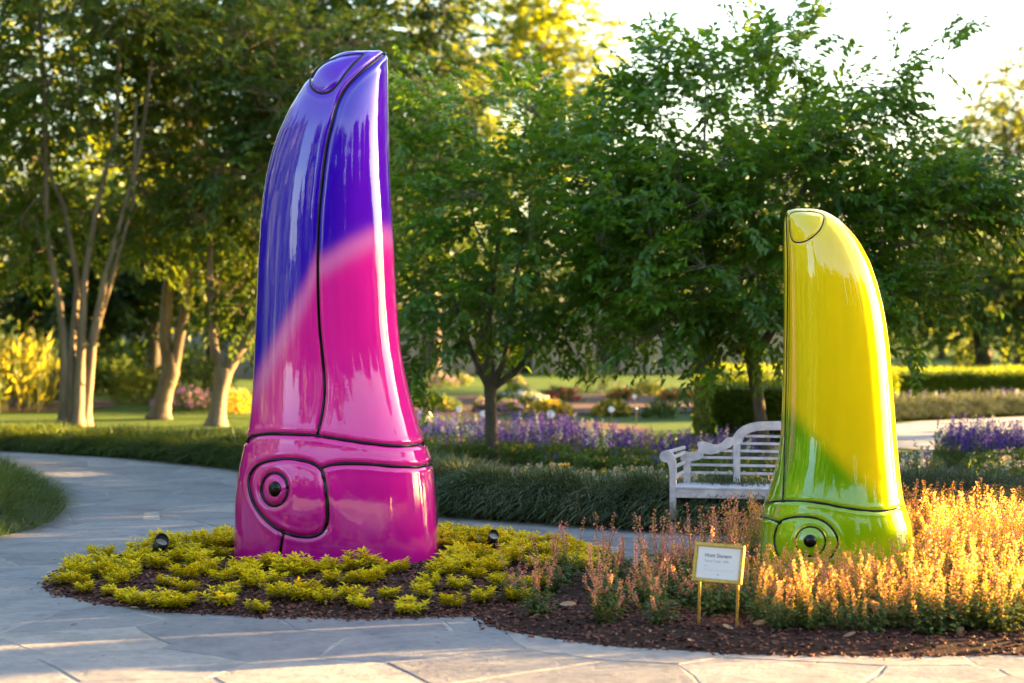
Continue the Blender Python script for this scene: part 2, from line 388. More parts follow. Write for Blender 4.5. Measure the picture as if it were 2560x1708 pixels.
def tree(name, label, base, trunks, blobs, nclus, K, slen, L, W, leafm, barkm, seed, natt=120, fine=True, gap=-.12, gscale=.9, droop=.35, group=None, shell=.42, tipr=.005, tb=0.0):
    g = np.random.default_rng(seed)
    base = np.array([base[0], base[1], 0.0])
    T = thing(name, label, 'tree', base, 0, group)
    pts = blob_points(blobs, nclus, g, shell, gap, gscale)
    att = pts[g.choice(nclus, min(natt, nclus), replace=False)]
    tr = [(np.asarray(p, float), r) for p, r in trunks]
    mb = MB()
    for p_, r_ in tr:
        k = len(p_) * 12; s = np.linspace(0, len(p_) - 1, k)
        # smooth the given points
        q = np.stack([np.interp(s, range(len(p_)), p_[:, c]) for c in range(3)], -1)
        for _ in range(3): q[1:-1] = (q[:-2] + 2 * q[1:-1] + q[2:]) / 4
        rr = np.interp(s, np.linspace(0, len(p_) - 1, len(r_)), r_) * (1 + g.normal(0, .025, k))
        rr = rr * (1 + .55 * np.exp(-np.maximum(q[:, 2], 0) / .10) * (p_[0][2] < 0))
        mb.tube(q - base, rr, 12)
    obj('trunk', mb.mesh('trunk', True), barkm, T)
    arr, par, rad, ntr = skeleton(tr, att, g, tipr)
    V, f = limb_mesh(arr, par, rad, ntr)
    # a thin twig joins each remaining cluster to its nearest limb
    near = arr[ntr:] if len(arr) > ntr else arr
    ii = np.empty(len(pts), int)
    for s0 in range(0, len(pts), 400):
        ii[s0:s0 + 400] = np.argmin(((pts[s0:s0 + 400, None] - near[None]) ** 2).sum(-1), 1)
    a = near[ii]; L0 = np.linalg.norm(pts - a, axis=1); kk = L0 > .05
    arr2 = np.vstack([a[kk], pts[kk]]); nn = kk.sum()
    V2, f2 = limb_mesh(arr2, np.concatenate([np.full(nn, -1), np.arange(nn)]), np.concatenate([np.full(nn, tipr * .9), np.full(nn, tipr * .5)]), nn, 3)
    obj('branches', mesh(np.vstack([V, V2]) - base, [np.vstack([f, f2 + len(V)])], 'branches', smooth=True), barkm, T)
    ctr = pts.mean(0)
    out_ = pts - ctr; out_[:, 2] *= .3
    A = nrm(out_) * .8 + nrm(pts - a + 1e-4) * .5 + g.normal(0, .38, pts.shape) + np.array([0, 0, .20 if fine else .16])
    V, f, ci, lr = sprays(pts, A, K, slen, L, W, fine, droop, g)
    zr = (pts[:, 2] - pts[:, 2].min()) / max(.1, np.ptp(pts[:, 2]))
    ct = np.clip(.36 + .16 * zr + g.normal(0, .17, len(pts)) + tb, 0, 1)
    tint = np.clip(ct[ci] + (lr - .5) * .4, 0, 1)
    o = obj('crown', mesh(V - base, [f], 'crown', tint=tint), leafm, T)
    return T
def shrub(name, label, base, rx, ry, rz, n, L, W, mats, seed, cat='shrub', flower=None, nf=0, fl=.04, group=None, z0=0.0):
    """leafy mound; flower = material of small blossoms over its top"""
    g = np.random.default_rng(seed); T = thing(name, label, cat, (base[0], base[1], z0), 0, group)
    d = nrm(g.normal(0, 1, (n, 3))); d[:, 2] = np.abs(d[:, 2]); r = g.random(n) ** .3
    wob = 1 + .16 * np.sin(d[:, 0] * 5 + seed) * np.cos(d[:, 1] * 4 + d[:, 2] * 6)
    P = d * (r * wob)[:, None] * [rx, ry, rz]
    V, f, k = leaves(P, d + g.normal(0, .5, (n, 3)), np.array([0, 0, 1.0]) + g.normal(0, .5, (n, 3)), L * g.uniform(.6, 1.3, n), W * g.uniform(.6, 1.2, n), False)
    obj('foliage', mesh(V, [f], 'foliage', tint=np.clip(np.repeat(.45 + .3 * (P[:, 2] / rz - .5) + g.normal(0, .2, n), k), 0, 1)), mats, T)
    mb = MB()
    for q in range(7):
        e = g.normal(0, .35, 2); mb.tube([[e[0] * .1, e[1] * .1, -.03], [e[0] * rx * .5, e[1] * ry * .5, rz * .45], [e[0] * rx, e[1] * ry, rz * .8]], [.012, .009, .005], 5)
    obj('stems', mb.mesh('stems'), M['bark_dark'], T)
    if flower is not None:
        d = nrm(g.normal(0, 1, (nf, 3))); d[:, 2] = np.abs(d[:, 2]) * .8 + .15; d = nrm(d)
        P = d * g.uniform(.85, 1.12, nf)[:, None] * [rx, ry, rz]
        P = np.repeat(P, 4, 0) + g.normal(0, fl * .35, (nf * 4, 3))
        V, f, k = leaves(P, g.normal(0, 1, P.shape), g.normal(0, .6, P.shape) + [0, -.6, 1], fl, fl * .8, False)
        obj('flowers', mesh(V, [f], 'flowers', tint=np.repeat(g.random(len(P)), k)), flower, T)
    return T
def blades(P, D, L, W, arch, g):
    """grass blades: roots P, horizontal lean D, arching over"""
    n = len(P); D = D.copy(); D[:, 2] = 0; D = nrm(D); S = np.stack([-D[:, 1], D[:, 0], np.zeros(n)], -1)
    L = L[:, None]; W = W[:, None]; ar = arch[:, None]; Z = np.array([0, 0, 1.0]); rows = []
    for t, ww in ((0, 1), (.38, .95), (.72, .6)):
        c = P + D * L * (ar * t ** 1.5) + Z * L * (t * .98 - ar * .85 * t * t)
        rows += [c - S * W * ww / 2, c + S * W * ww / 2]
    rows.append(P + D * L * ar + Z * L * (.98 - ar * .85))
    V = np.stack(rows, 1).reshape(-1, 3); b = np.arange(n)[:, None] * 7
    return V, [np.concatenate([b + [[0, 1, 3, 2]], b + [[2, 3, 5, 4]]]), b + [[4, 5, 6]]], 7
def smooth_line(pts, n):
    pts = np.asarray(pts, float)[:, :2]; d = np.r_[0, np.cumsum(np.linalg.norm(np.diff(pts, axis=0), axis=1))]
    s = np.linspace(0, d[-1], n); q = np.stack([np.interp(s, d, pts[:, c]) for c in range(2)], -1)
    k = max(1, n // 40)
    for _ in range(k * 3): q[1:-1] = (q[:-2] + 2 * q[1:-1] + q[2:]) / 4
    return q
def grass_border(name, label, front, width, height, n, mats, seed, bl=.34, cat='grass', thin=.008, tb=0.0, tilt=1.0, w0=1.0):
    """a bank of arching grass whose camera-side foot follows the line front (world xy); width and height may vary along it"""
    g = np.random.default_rng(seed); NL = 90; fr = smooth_line(front, NL)
    T = nrm(np.gradient(fr, axis=0)); Nn = np.stack([-T[:, 1], T[:, 0]], -1)
    if Nn[:, 1].mean() < 0: Nn = -Nn
    wd = np.interp(np.linspace(0, 1, NL), np.linspace(0, 1, len(np.atleast_1d(width))), np.atleast_1d(width))
    ht = np.interp(np.linspace(0, 1, NL), np.linspace(0, 1, len(np.atleast_1d(height))), np.atleast_1d(height))
    def surf(i, s, k=1.0):
        c = fr[i] + Nn[i] * (wd[i] / 2)[:, None]
        z = ht[i] * k * np.maximum(0, 1 - np.abs(s) ** 2.6) ** .6
        bumps = 1 + .13 * np.sin(i * .55 + s * 2 + seed) + .08 * np.sin(i * 1.3 + 1)
        xy = c + Nn[i] * (s * wd[i] / 2)[:, None]
        return np.stack([xy[:, 0], xy[:, 1], z * bumps], -1)
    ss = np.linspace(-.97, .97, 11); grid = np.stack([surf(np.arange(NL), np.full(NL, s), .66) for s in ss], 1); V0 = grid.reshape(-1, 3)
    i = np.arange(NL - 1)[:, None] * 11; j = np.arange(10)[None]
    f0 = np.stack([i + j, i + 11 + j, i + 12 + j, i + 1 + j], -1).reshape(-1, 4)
    fi = g.random(n) * (NL - 1.01); ii = fi.astype(int); s = -np.abs(g.random(n)) * 1.0 * np.sign(g.random(n) - .38)
    s = np.where(g.random(n) < .35, -g.uniform(.55, 1, n), s)
    P = surf(ii, s, .66); P[:, :2] += T[ii] * ((fi - ii) * np.linalg.norm(fr[1] - fr[0]))[:, None]
    D2 = Nn[ii] * (np.sign(s) * np.abs(s) ** .5 * tilt)[:, None] + g.normal(0, .5, (n, 2)); D = np.stack([D2[:, 0], D2[:, 1], np.zeros(n)], -1)
    Lb = bl * g.uniform(.6, 1.2, n); arch = np.clip(.45 + .55 * np.abs(s) + g.normal(0, .14, n), .15, 1.25)
    V, f, k = blades(P, D, Lb, thin * g.uniform(.7, 1.5, n), arch, g)
    patch = .12 * np.sin(fi * .6) + .1 * np.sin(fi * 1.7 + s * 3)
    tint = np.clip(np.repeat(.42 + patch + g.normal(0, .22, n) + tb, k), 0, 1)
    VV = np.vstack([V0, V]); nf0, nf = len(f0), len(f[0])
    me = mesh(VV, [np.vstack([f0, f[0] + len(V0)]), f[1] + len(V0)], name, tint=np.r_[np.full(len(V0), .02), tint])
    o = obj(name, me, mats); return tag(o, label, cat, None, 'stuff')
def in_poly(P, poly):
    x, y = P[:, 0], P[:, 1]; c = np.zeros(len(P), bool); n = len(poly)
    for i in range(n):
        a, b = poly[i], poly[(i + 1) % n]
        with np.errstate(divide='ignore', invalid='ignore'):
            c ^= ((a[1] > y) != (b[1] > y)) & (x < (b[0] - a[0]) * (y - a[1]) / (b[1] - a[1] + 1e-12) + a[0])
    return c
def edge_dist(P, poly):
    d = np.full(len(P), 1e9); n = len(poly)
    for i in range(n):
        a, b = poly[i], poly[(i + 1) % n]; ab = b - a
        t = np.clip(((P - a) @ ab) / (ab @ ab + 1e-12), 0, 1); d = np.minimum(d, np.linalg.norm(P - a - t[:, None] * ab, axis=1))
    return d
def closed_smooth(pts, n=160):
    p = np.asarray(pts, float)[:, :2]; p = np.vstack([p, p[:1]]); d = np.r_[0, np.cumsum(np.linalg.norm(np.diff(p, axis=0), axis=1))]
    s = np.linspace(0, d[-1], n, endpoint=False); q = np.stack([np.interp(s, d, p[:, c]) for c in range(2)], -1)
    for _ in range(6): q = (np.roll(q, 1, 0) + 2 * q + np.roll(q, -1, 0)) / 4
    return q
def sample_poly(poly, n, g):
    lo, hi = poly.min(0), poly.max(0); out = np.zeros((0, 2))
    while len(out) < n:
        q = g.uniform(lo, hi, (n * 2, 2)); out = np.vstack([out, q[in_poly(q, poly)]])
    return out[:n]

#SETTING
# ================================================================== ground, paving, far path
gx = np.array([[-700, -300, 0], [700, -300, 0], [700, 1200, 0], [-700, 1200, 0]], float)
NG = 60
xs = np.linspace(-1, 1, NG); xs = np.sign(xs) * np.abs(xs) ** 3 * 700; ys = np.linspace(-1, 1, NG); ys = np.sign(ys) * np.abs(ys) ** 3 * 900 + 25
gv = np.array([[x, y, -.02 - .01 * (math.sin(x * .7) + math.cos(y * .9))] for y in ys for x in xs])
gi = np.arange(NG - 1)[:, None] * NG; gj = np.arange(NG - 1)[None]
o = obj('ground', mesh(gv, [np.stack([gi + gj, gi + gj + 1, gi + gj + NG + 1, gi + gj + NG], -1).reshape(-1, 4)], 'ground', smooth=True), M['lawn'])
tag(o, 'mown green lawn around the beds', None, None, 'structure')

BACK = [(-900, 1112), (-300, 1120), (0, 1130), (300, 1148), (600, 1178), (800, 1215), (1000, 1272), (1100, 1296), (1400, 1318), (1700, 1338), (2000, 1348), (2300, 1345), (2700, 1330), (3400, 1310)]
back_w = np.array([G(*p)[:2] for p in BACK])
pave = np.vstack([smooth_line(back_w, 60), [[16, 16], [16, -12], [-16, -12]]])
def flat_poly(name, poly, z, mat, label, kind='structure'):
    t = tessellate_polygon([[Vector((a, b, 0)) for a, b in poly]])
    V = np.array([[a, b, z] for a, b in poly]); me = mesh(V, [np.array(t)], name)
    me = fix_normals(me)
    if me.polygons[0].normal.z < 0: me.flip_normals()
    return tag(obj(name, me, mat), label, None, None, kind)
paving = flat_poly('paving', pave, .0172, M['mortar'], 'blue-grey flagstone path curving round the beds')

bed1_px = [(112, 1476), (125, 1455), (185, 1425), (270, 1402), (381, 1380), (560, 1364), (800, 1352), (1050, 1350), (1270, 1358), (1450, 1378), (1560, 1408), (1620, 1450), (1500, 1510), (1330, 1543), (1177, 1549), (1000, 1556), (860, 1557), (697, 1553), (500, 1543), (370, 1534), (272, 1521), (200, 1506), (130, 1494)]
bed2_px = [(1170, 1556), (1230, 1500), (1330, 1462), (1480, 1440), (1640, 1425), (1800, 1412), (2000, 1400), (2250, 1392), (2560, 1385), (2900, 1380), (3300, 1400), (3300, 1560), (2900, 1625), (2560, 1645), (2300, 1653), (2070, 1653), (1850, 1647), (1634, 1636), (1440, 1618), (1307, 1598), (1225, 1576)]
bed1 = closed_smooth([G(*p)[:2] for p in bed1_px]); bed2 = closed_smooth([G(*p)[:2] for p in bed2_px])
def bed_z(P, poly):
    d = edge_dist(P, poly); t = np.clip(d / .8, 0, 1)
    nz = np.array([mnoise.noise(Vector((x * 3, y * 3, 0))) * .6 + mnoise.noise(Vector((x * 9, y * 9, 2))) * .4 for x, y in P])
    return .018 + .07 * t * (2 - t) + .022 * nz * np.clip(d / .15, 0, 1)
def bed(name, label, poly, seed, nchip, near=None):
    g = np.random.default_rng(seed); c = poly.mean(0); K = 26; n = len(poly)
    poly = poly + nrm(poly - c) * (g.normal(0, .012, n) + .01 * np.sin(np.arange(n) * .9))[:, None]
    rows = []
    for k in range(K):
        t = (k / (K - 1)) ** 1.4; q = poly * (1 - t) + c * t; z = bed_z(q, poly); z[:] = z if k else .010; rows.append(np.column_stack([q, z]))
    V = np.vstack(rows); i = np.arange(K - 1)[:, None] * n; j = np.arange(n)[None]; jj = (j + 1) % n
    f = np.stack([i + j, i + jj, i + n + jj, i + n + j], -1).reshape(-1, 4)
    me = fix_normals(mesh(V, [f], name, smooth=True)); b = tag(obj(name, me, M['mulch']), label, None, None, 'structure')
    P = sample_poly(poly, nchip, g)
    if near is not None: P = P[(P[:, 1] < near) | (g.random(len(P)) < .3)]
    m_ = len(P) // 14; e = poly[g.integers(0, n, m_)] + g.normal(0, .035, (m_, 2)); P = np.vstack([P, e])
    z = bed_z(P, poly); inside = in_poly(P, poly); z = np.where(inside, z, .024)
    nC = len(P); C = np.column_stack([P, z + .004]); a = g.random(nC) * 6.28
    ax = np.column_stack([np.cos(a), np.sin(a), g.normal(0, .35, nC)]); ax = nrm(ax); U = nrm(np.array([0, 0, 1.0]) + g.normal(0, .45, (nC, 3))); S = nrm(np.cross(ax, U)); U = np.cross(S, ax)
    l = (g.uniform(.012, .034, nC))[:, None]; w_ = (g.uniform(.007, .017, nC))[:, None]; h_ = g.uniform(.003, .008, nC)[:, None]
    V = np.stack([C - ax * l, C + S * w_ + ax * l * g.uniform(-.4, .4, (nC, 1)), C + ax * l, C - S * w_ + ax * l * g.uniform(-.4, .4, (nC, 1)), C + U * h_ * 1.5], 1).reshape(-1, 3)
    q = np.arange(nC)[:, None] * 5
    f = np.concatenate([q + [[0, 4, 1]], q + [[1, 4, 2]], q + [[2, 4, 3]], q + [[3, 4, 0]]])
    me = mesh(V, [f], 'mulch_chips', tint=np.repeat(np.clip(g.beta(2, 2.6, nC), 0, 1), 5)); me = me
    o = obj('mulch_chips', me, M['chip'], b); o['kind'] = 'stuff'
    return b
bed('mulch_bed', 'dark red bark mulch of the round bed under the tall pink and purple sculpture', bed1, 3, 15000)
bed('mulch_bed', 'dark bark mulch of the long bed under the yellow sculpture and flower spikes', bed2, 4, 14000, 14.0)

# flagstones: irregular cells, each stone an object; the far ones joined
def clip_cell(poly, a, b):
    mid = (a + b) / 2; nn = b - a; out_ = []
    d = (poly - mid) @ nn; m_ = len(poly)
    for i in range(m_):
        j = (i + 1) % m_
        if d[i] <= 0: out_.append(poly[i])
        if (d[i] < 0) != (d[j] < 0) and abs(d[i] - d[j]) > 1e-12: out_.append(poly[i] + (poly[j] - poly[i]) * d[i] / (d[i] - d[j]))
    return np.array(out_)
def flagstones():
    g = np.random.default_rng(21); seeds = []
    sx, sy = 1.05, .92; r_ = 0
    y = 8.6
    while y < 34:
        off = .5 * sx * (r_ % 2)
        x = -11.0 + off
        while x < 11.5:
            seeds.append((x + g.uniform(-.36, .36) * sx, y + g.uniform(-.36, .36) * sy)); x += sx * g.uniform(.75, 1.25)
        y += sy * (1 + max(0, y - 20) * .03); r_ += 1
    S = np.array(seeds); far = MB(); count = 0; cand = []
    for i, s in enumerate(S):
        d = np.linalg.norm(S - s, axis=1); nb = np.argsort(d)[1:18]
        poly = s + np.array([[-2, -2], [2, -2], [2, 2], [-2, 2]], float)
        for k in nb:
            poly = clip_cell(poly, s, S[k])
            if len(poly) < 3: break
        if len(poly) < 3: continue
        c = poly.mean(0)
        px, py = proj(np.array([c[0], c[1], 0]))
        if not (-260 < px < 2820 and py < 1860): continue
        if not in_poly(c[None], pave)[0] and edge_dist(c[None], pave)[0] > .6: continue
        if in_poly(poly, bed1).all() or in_poly(poly, bed2).all(): continue
        cand.append((c[1], poly, c))
    cand.sort(key=lambda q: q[0])
    for k, (_, poly, c) in enumerate(cand):
        # rough straight edges, narrow joints
        pts = []
        for i in range(len(poly)):
            a, b = poly[i], poly[(i + 1) % len(poly)]; L = np.linalg.norm(b - a); m_ = max(1, int(L / .28)); nn = np.array([b[1] - a[1], -(b[0] - a[0])]) / max(L, 1e-6)
            for q in range(m_):
                pts.append(a + (b - a) * q / m_ + nn * g.normal(0, .010))
        pts = np.array(pts); inn = c + (pts - c) * (1 - .011 / np.maximum(np.linalg.norm(pts - c, axis=1), .1))[:, None]
        top = c + (pts - c) * (1 - .020 / np.maximum(np.linalg.norm(pts - c, axis=1), .1))[:, None]
        m_ = len(pts); zt = .020 + g.uniform(-.002, .003); tl = g.normal(0, .0015, 2)
        zz = zt + (top - c) @ tl
        V = np.vstack([np.column_stack([inn, np.full(m_, .005)]), np.column_stack([inn, zz - .004]), np.column_stack([top, zz]), [[c[0], c[1], zt]]])
        if V[:m_, 0].size and ((pts[1] - pts[0])[0] * (c - pts[0])[1] - (pts[1] - pts[0])[1] * (c - pts[0])[0]) < 0:
            order = np.arange(m_)[::-1]; V = np.vstack([V[:m_][order], V[m_:2 * m_][order], V[2 * m_:3 * m_][order], V[-1:]])
        i = np.arange(m_); j = (i + 1) % m_
        f4 = np.vstack([np.stack([i, j, j + m_, i + m_], -1), np.stack([i + m_, j + m_, j + 2 * m_, i + 2 * m_], -1)]); f3 = np.stack([i + 2 * m_, j + 2 * m_, np.full(m_, 3 * m_)], -1)
        if k < 290: obj('flagstone', mesh(V, [f4, f3], 'flagstone'), M['flag'], paving)
        else: far.add(V, f4, f3)
    if far.v:
        o = obj('flagstones', far.mesh('flagstones'), M['flag'], paving); o['kind'] = 'stuff'
flagstones()

# far path on the right
fp = np.array([G(*q)[:2] for q in [(2180, 1066), (2300, 1055), (2560, 1043), (3200, 1038), (3200, 1150), (2560, 1136), (2320, 1126), (2200, 1120)]])
flat_poly('path', fp, .012, M['concrete'], 'pale paved path beyond the right-hand lawn')
# mulch of the far beds
def far_bed(pxs, label):
    p_ = closed_smooth([G(*q)[:2] for q in pxs], 60); return flat_poly('mulch_bed', p_, .014, M['mulch_pink'], label)
M['mulch_pink'] = simple('faded brown mulch', (.16, .095, .08), .95, 0, (.07, .045, .04), 10, .8, 30, .2)
far_bed([(900, 1058), (1150, 1046), (1400, 1050), (1580, 1064), (1645, 1076), (1590, 1090), (1400, 1096), (1150, 1096), (900, 1090)], 'bare mulch tongue between the violet salvia and the lawn')
far_bed([(850, 1010), (1100, 990), (1500, 985), (1800, 990), (1990, 1000), (1900, 1022), (1700, 1036), (1400, 1034), (1100, 1040), (850, 1036)], 'mulch under the bright red and yellow flowers beyond the lawn')
far_bed([(960, 1250), (1150, 1228), (1700, 1250), (2100, 1260), (2700, 1230), (2900, 1170), (2560, 1165), (2300, 1165), (1700, 1165), (1300, 1130), (1000, 1120), (820, 1160)], 'mulch under the violet salvia behind the grass bank')
far_bed([(-700, 1040), (-100, 1030), (150, 1030), (290, 1020), (300, 1004), (100, 990), (-700, 985)], 'dark soil under the tall golden leaves at the left')
#SCULPT
# ================================================================== the two beak sculptures
def sc_px(rows): return np.array(rows, float) * 1.08936
def seg_dist(x, y, line):
    d = np.full(x.shape, 1e9, np.float32)
    for (ax, ay), (bx, by) in zip(line[:-1], line[1:]):
        vx, vy = bx - ax, by - ay; L2 = vx * vx + vy * vy + 1e-9
        t = np.clip(((x - ax) * vx + (y - ay) * vy) / L2, 0, 1)
        d = np.minimum(d, np.hypot(x - ax - t * vx, y - ay - t * vy).astype(np.float32))
    return d
def cr(pts, n=10, closed=False):
    """smooth curve through pixel points"""
    p = np.asarray(pts, float); P = np.vstack([p[-1:], p, p[:2]]) if closed else np.vstack([2 * p[0] - p[1], p, 2 * p[-1] - p[-2]])
    out_ = []
    for i in range(1, len(P) - 2):
        for t in np.linspace(0, 1, n, endpoint=False):
            a, b, c, d = P[i - 1], P[i], P[i + 1], P[i + 2]
            out_.append(.5 * ((2 * b) + (c - a) * t + (2 * a - 5 * b + 4 * c - d) * t * t + (3 * b - a - 3 * c + d) * t ** 3))
    out_.append(P[-2]); return np.array(out_)
def sculpture(name, label, cy, prof, depth, expo, lines, paintf, bulges, zbase, rows=430, cols=440, gd=.020, gw=.021, lr=.015, lean=0.0, yshift=None):
    """prof: (y, left, right) in photo pixels read at the plane Y = cy, i.e. the silhouette; depth: half depth in metres against pixel y;
    the front is engraved along lines and a black line sits in each groove"""
    prof = np.array(prof, float); yb = prof[-1, 0]; yt = prof[0, 0]
    s = np.linspace(0, 1, rows); s = s ** 1.25
    yy = yt + (yb - yt) * s
    lf = np.interp(yy, prof[:, 0], prof[:, 1]); rt = np.interp(yy, prof[:, 0], prof[:, 2])
    for _ in range(8):
        lf[6:-1] = (lf[5:-2] + 2 * lf[6:-1] + lf[7:]) / 4; rt[6:-1] = (rt[5:-2] + 2 * rt[6:-1] + rt[7:]) / 4
    kx = cy / F / CP
    X0 = np.array([at(a, y, cy)[0] for a, y in zip(lf, yy)]); X1 = np.array([at(a, y, cy)[0] for a, y in zip(rt, yy)]); Zr = np.array([at(1280, y, cy)[2] for y in yy])
    cx = (X0 + X1) / 2; a_ = (X1 - X0) / 2
    dp = np.array(depth, float); b_ = np.interp(yy, dp[:, 0], dp[:, 1]); ex = np.interp(yy, *zip(*expo))
    cyy = cy + (np.interp(yy, *zip(*yshift)) if yshift else 0)
    zz_ = (yy - yt) / (yb - yt)
    for arr_ in (b_,):
        for _ in range(140):
            nb = arr_.copy(); nb[1:-1] = (arr_[:-2] + 2 * arr_[1:-1] + arr_[2:]) / 4; nb[:22] = arr_[:22]; arr_[:] = nb
    for _ in range(200): ex[1:-1] = (ex[:-2] + 2 * ex[1:-1] + ex[2:]) / 4
    b_ = np.minimum(b_, a_ * 1.25)
    # dense in front
    u = np.linspace(0, 1, cols, endpoint=False); th = 2 * np.pi * u; th = th + .55 * np.sin(th)   # th = pi/… front at -y
    th = th - np.pi / 2 + 0.0
    # front (−y) is th = -pi/2: density is highest where d(th)/du is smallest
    th = 2 * np.pi * u + .45 * np.sin(2 * np.pi * u) ; th = th + np.pi / 2
    c, sn = np.cos(th), np.sin(th)
    e = 2 / ex[:, None]
    X = cx[:, None] + a_[:, None] * np.sign(c) * np.abs(c) ** e
    Y = (cyy if np.ndim(cyy) else np.full(rows, cyy))[:, None] + b_[:, None] * np.sign(sn) * np.abs(sn) ** e
    Z = np.broadcast_to(Zr[:, None], X.shape)
    P = np.stack([X, Y, Z], -1).astype(float)
    i = np.arange(rows - 1)[:, None] * cols; j = np.arange(cols)[None]; k = (j + 1) % cols
    f = np.stack([i + j, i + cols + j, i + cols + k, i + k], -1).reshape(-1, 4)
    bvh = BVHTree.FromPolygons([tuple(v) for v in P[::3, ::3].reshape(-1, 3)], [tuple(q) for q in
        (lambda rr, cc: np.stack([(np.arange(rr - 1)[:, None] * cc + np.arange(cc)[None]), ((np.arange(rr - 1)[:, None] + 1) * cc + np.arange(cc)[None]),
         ((np.arange(rr - 1)[:, None] + 1) * cc + (np.arange(cc)[None] + 1) % cc), (np.arange(rr - 1)[:, None] * cc + (np.arange(cc)[None] + 1) % cc)], -1).reshape(-1, 4))(len(range(0, rows, 3)), len(range(0, cols, 3)))])
    du = np.roll(P, -1, 1) - np.roll(P, 1, 1); dv = np.gradient(P, axis=0); Nn = nrm(np.cross(du, dv))
    outw = np.stack([X - cx[:, None], Y - np.mean(cyy), np.zeros_like(X)], -1)
    Nn *= np.sign((Nn * outw).sum(-1, keepdims=True) + 1e-9)
    px, py = proj(P)
    front = np.clip((cy + .12 - Y) / .1, 0, 1)
    # the engraving wraps round the back as its mirror image so the piece is whole from any side
    pxb = px
    disp = np.zeros(X.shape)
    mpp = cy / F          # metres per pixel
    for ln, wgt in lines:
        d = seg_dist(px, py, ln) * mpp
        disp -= wgt * gd * np.exp(-(d / gw) ** 2)
        disp += wgt * gd * .18 * np.exp(-((d - gw * 2.1) / (gw * 1.1)) ** 2)
    for (bx, by, rx, ry, h, pw) in bulges:
        q = ((px - bx) / rx) ** 2 + ((py - by) / ry) ** 2; disp += h * np.exp(-np.maximum(q, 1e-6) ** pw) * front
    P2 = P + Nn * disp[..., None]
    low = np.array([[mnoise.noise(Vector((math.cos(t) * 1.7, math.sin(t) * 1.7, z * .9 + 5))) for t in th[::8]] for z in Zr[::8]])
    li = np.minimum(np.arange(rows) / 8, low.shape[0] - 1.001); lj = np.arange(cols) / 8 % low.shape[1]
    i0 = li.astype(int); j0 = lj.astype(int); fi = (li - i0)[:, None]; fj = (lj - j0)[None]; j1 = (j0 + 1) % low.shape[1]; i1 = np.minimum(i0 + 1, low.shape[0] - 1)
    lo = (low[i0][:, j0] * (1 - fj) + low[i0][:, j1] * fj) * (1 - fi) + (low[i1][:, j0] * (1 - fj) + low[i1][:, j1] * fj) * fi
    P2 += Nn * (lo * .004)[..., None]
    col_ = paintf(px, py).reshape(-1, 3)
    ctr = np.array([cx[-1], np.mean(cyy), zbase]); V = (P2.reshape(-1, 3) - ctr)
    topc = V[:cols].mean(0); V = np.vstack([V, topc]); col_ = np.vstack([col_, col_[:1]])
    f3 = np.stack([np.full(cols, len(V) - 1), np.arange(cols), (np.arange(cols) + 1) % cols], -1)
    T = thing(name, label, 'sculpture', ctr)
    me = mesh(V, [f, f3], 'body', color=col_, smooth=True)
    obj('body', me, M['paint'], T)
    Q = P2[::2, ::2]; rr, cc = Q.shape[:2]; ri = np.arange(rr - 1)[:, None]; ci = np.arange(cc)[None]; cn = (ci + 1) % cc
    bvh2_ = BVHTree.FromPolygons([tuple(v) for v in Q.reshape(-1, 3)], [tuple(q) for q in np.stack([ri * cc + ci, (ri + 1) * cc + ci, (ri + 1) * cc + cn, ri * cc + cn], -1).reshape(-1, 4)])
    for q, (ln, wgt) in enumerate(lines):
        pts = []
        for (x, y) in ln:
            d = ray(x, y); hit = bvh.ray_cast(Vector((0, 0, H0)), Vector(d).normalized())
            if hit[0] is not None:
                v = Vector((0, 0, H0)) - hit[0]; nn = hit[1] if hit[1].dot(v) > 0 else -hit[1]
                h2 = bvh2_.ray_cast(Vector((0, 0, H0)), Vector(d).normalized())
                pts.append(np.array(h2[0] if h2[0] is not None else hit[0]) - np.array(nn) * lr * .30)
        if len(pts) < 3: continue
        pts = np.array(pts)
        for _ in range(2): pts[1:-1] = (pts[:-2] + 2 * pts[1:-1] + pts[2:]) / 4
        mb = MB(); mb.tube(pts - ctr, lr * (.55 + .45 * wgt), 10)
        obj('seam_line', mb.mesh('seam_line', True), M['seam'], T)
    return T, ctr, bvh2_
def pupil(T, ctr, bvh, x, y, rx, ry, mpp, h=.03, off=.0):
    d = ray(x, y); hit = bvh.ray_cast(Vector((0, 0, H0)), Vector(d).normalized())
    n_ = hit[1] if hit[1].dot(Vector((0, 0, H0)) - hit[0]) > 0 else -hit[1]
    q = n_.to_track_quat('Z', 'Y').to_matrix().to_4x4(); q.translation = hit[0] - n_ * off
    prof_ = [(math.cos(a) * 1.0, math.sin(a)) for a in np.linspace(-.5, math.pi / 2, 14)]
    mb = MB(); mb.lathe([(r_ * rx * mpp, z_ * h) for r_, z_ in prof_], 32)
    V = np.vstack(mb.v); V[:, 1] *= ry / rx; mb.v = [np.array([q @ Vector(v) for v in V]) - ctr]
    obj('pupil', mb.mesh('pupil', True), M['seam'], T)
def ell(cx, cy, rx, ry, n=40): return np.array([(cx + rx * math.cos(t), cy + ry * math.sin(t)) for t in np.linspace(0, 2 * math.pi, n)])

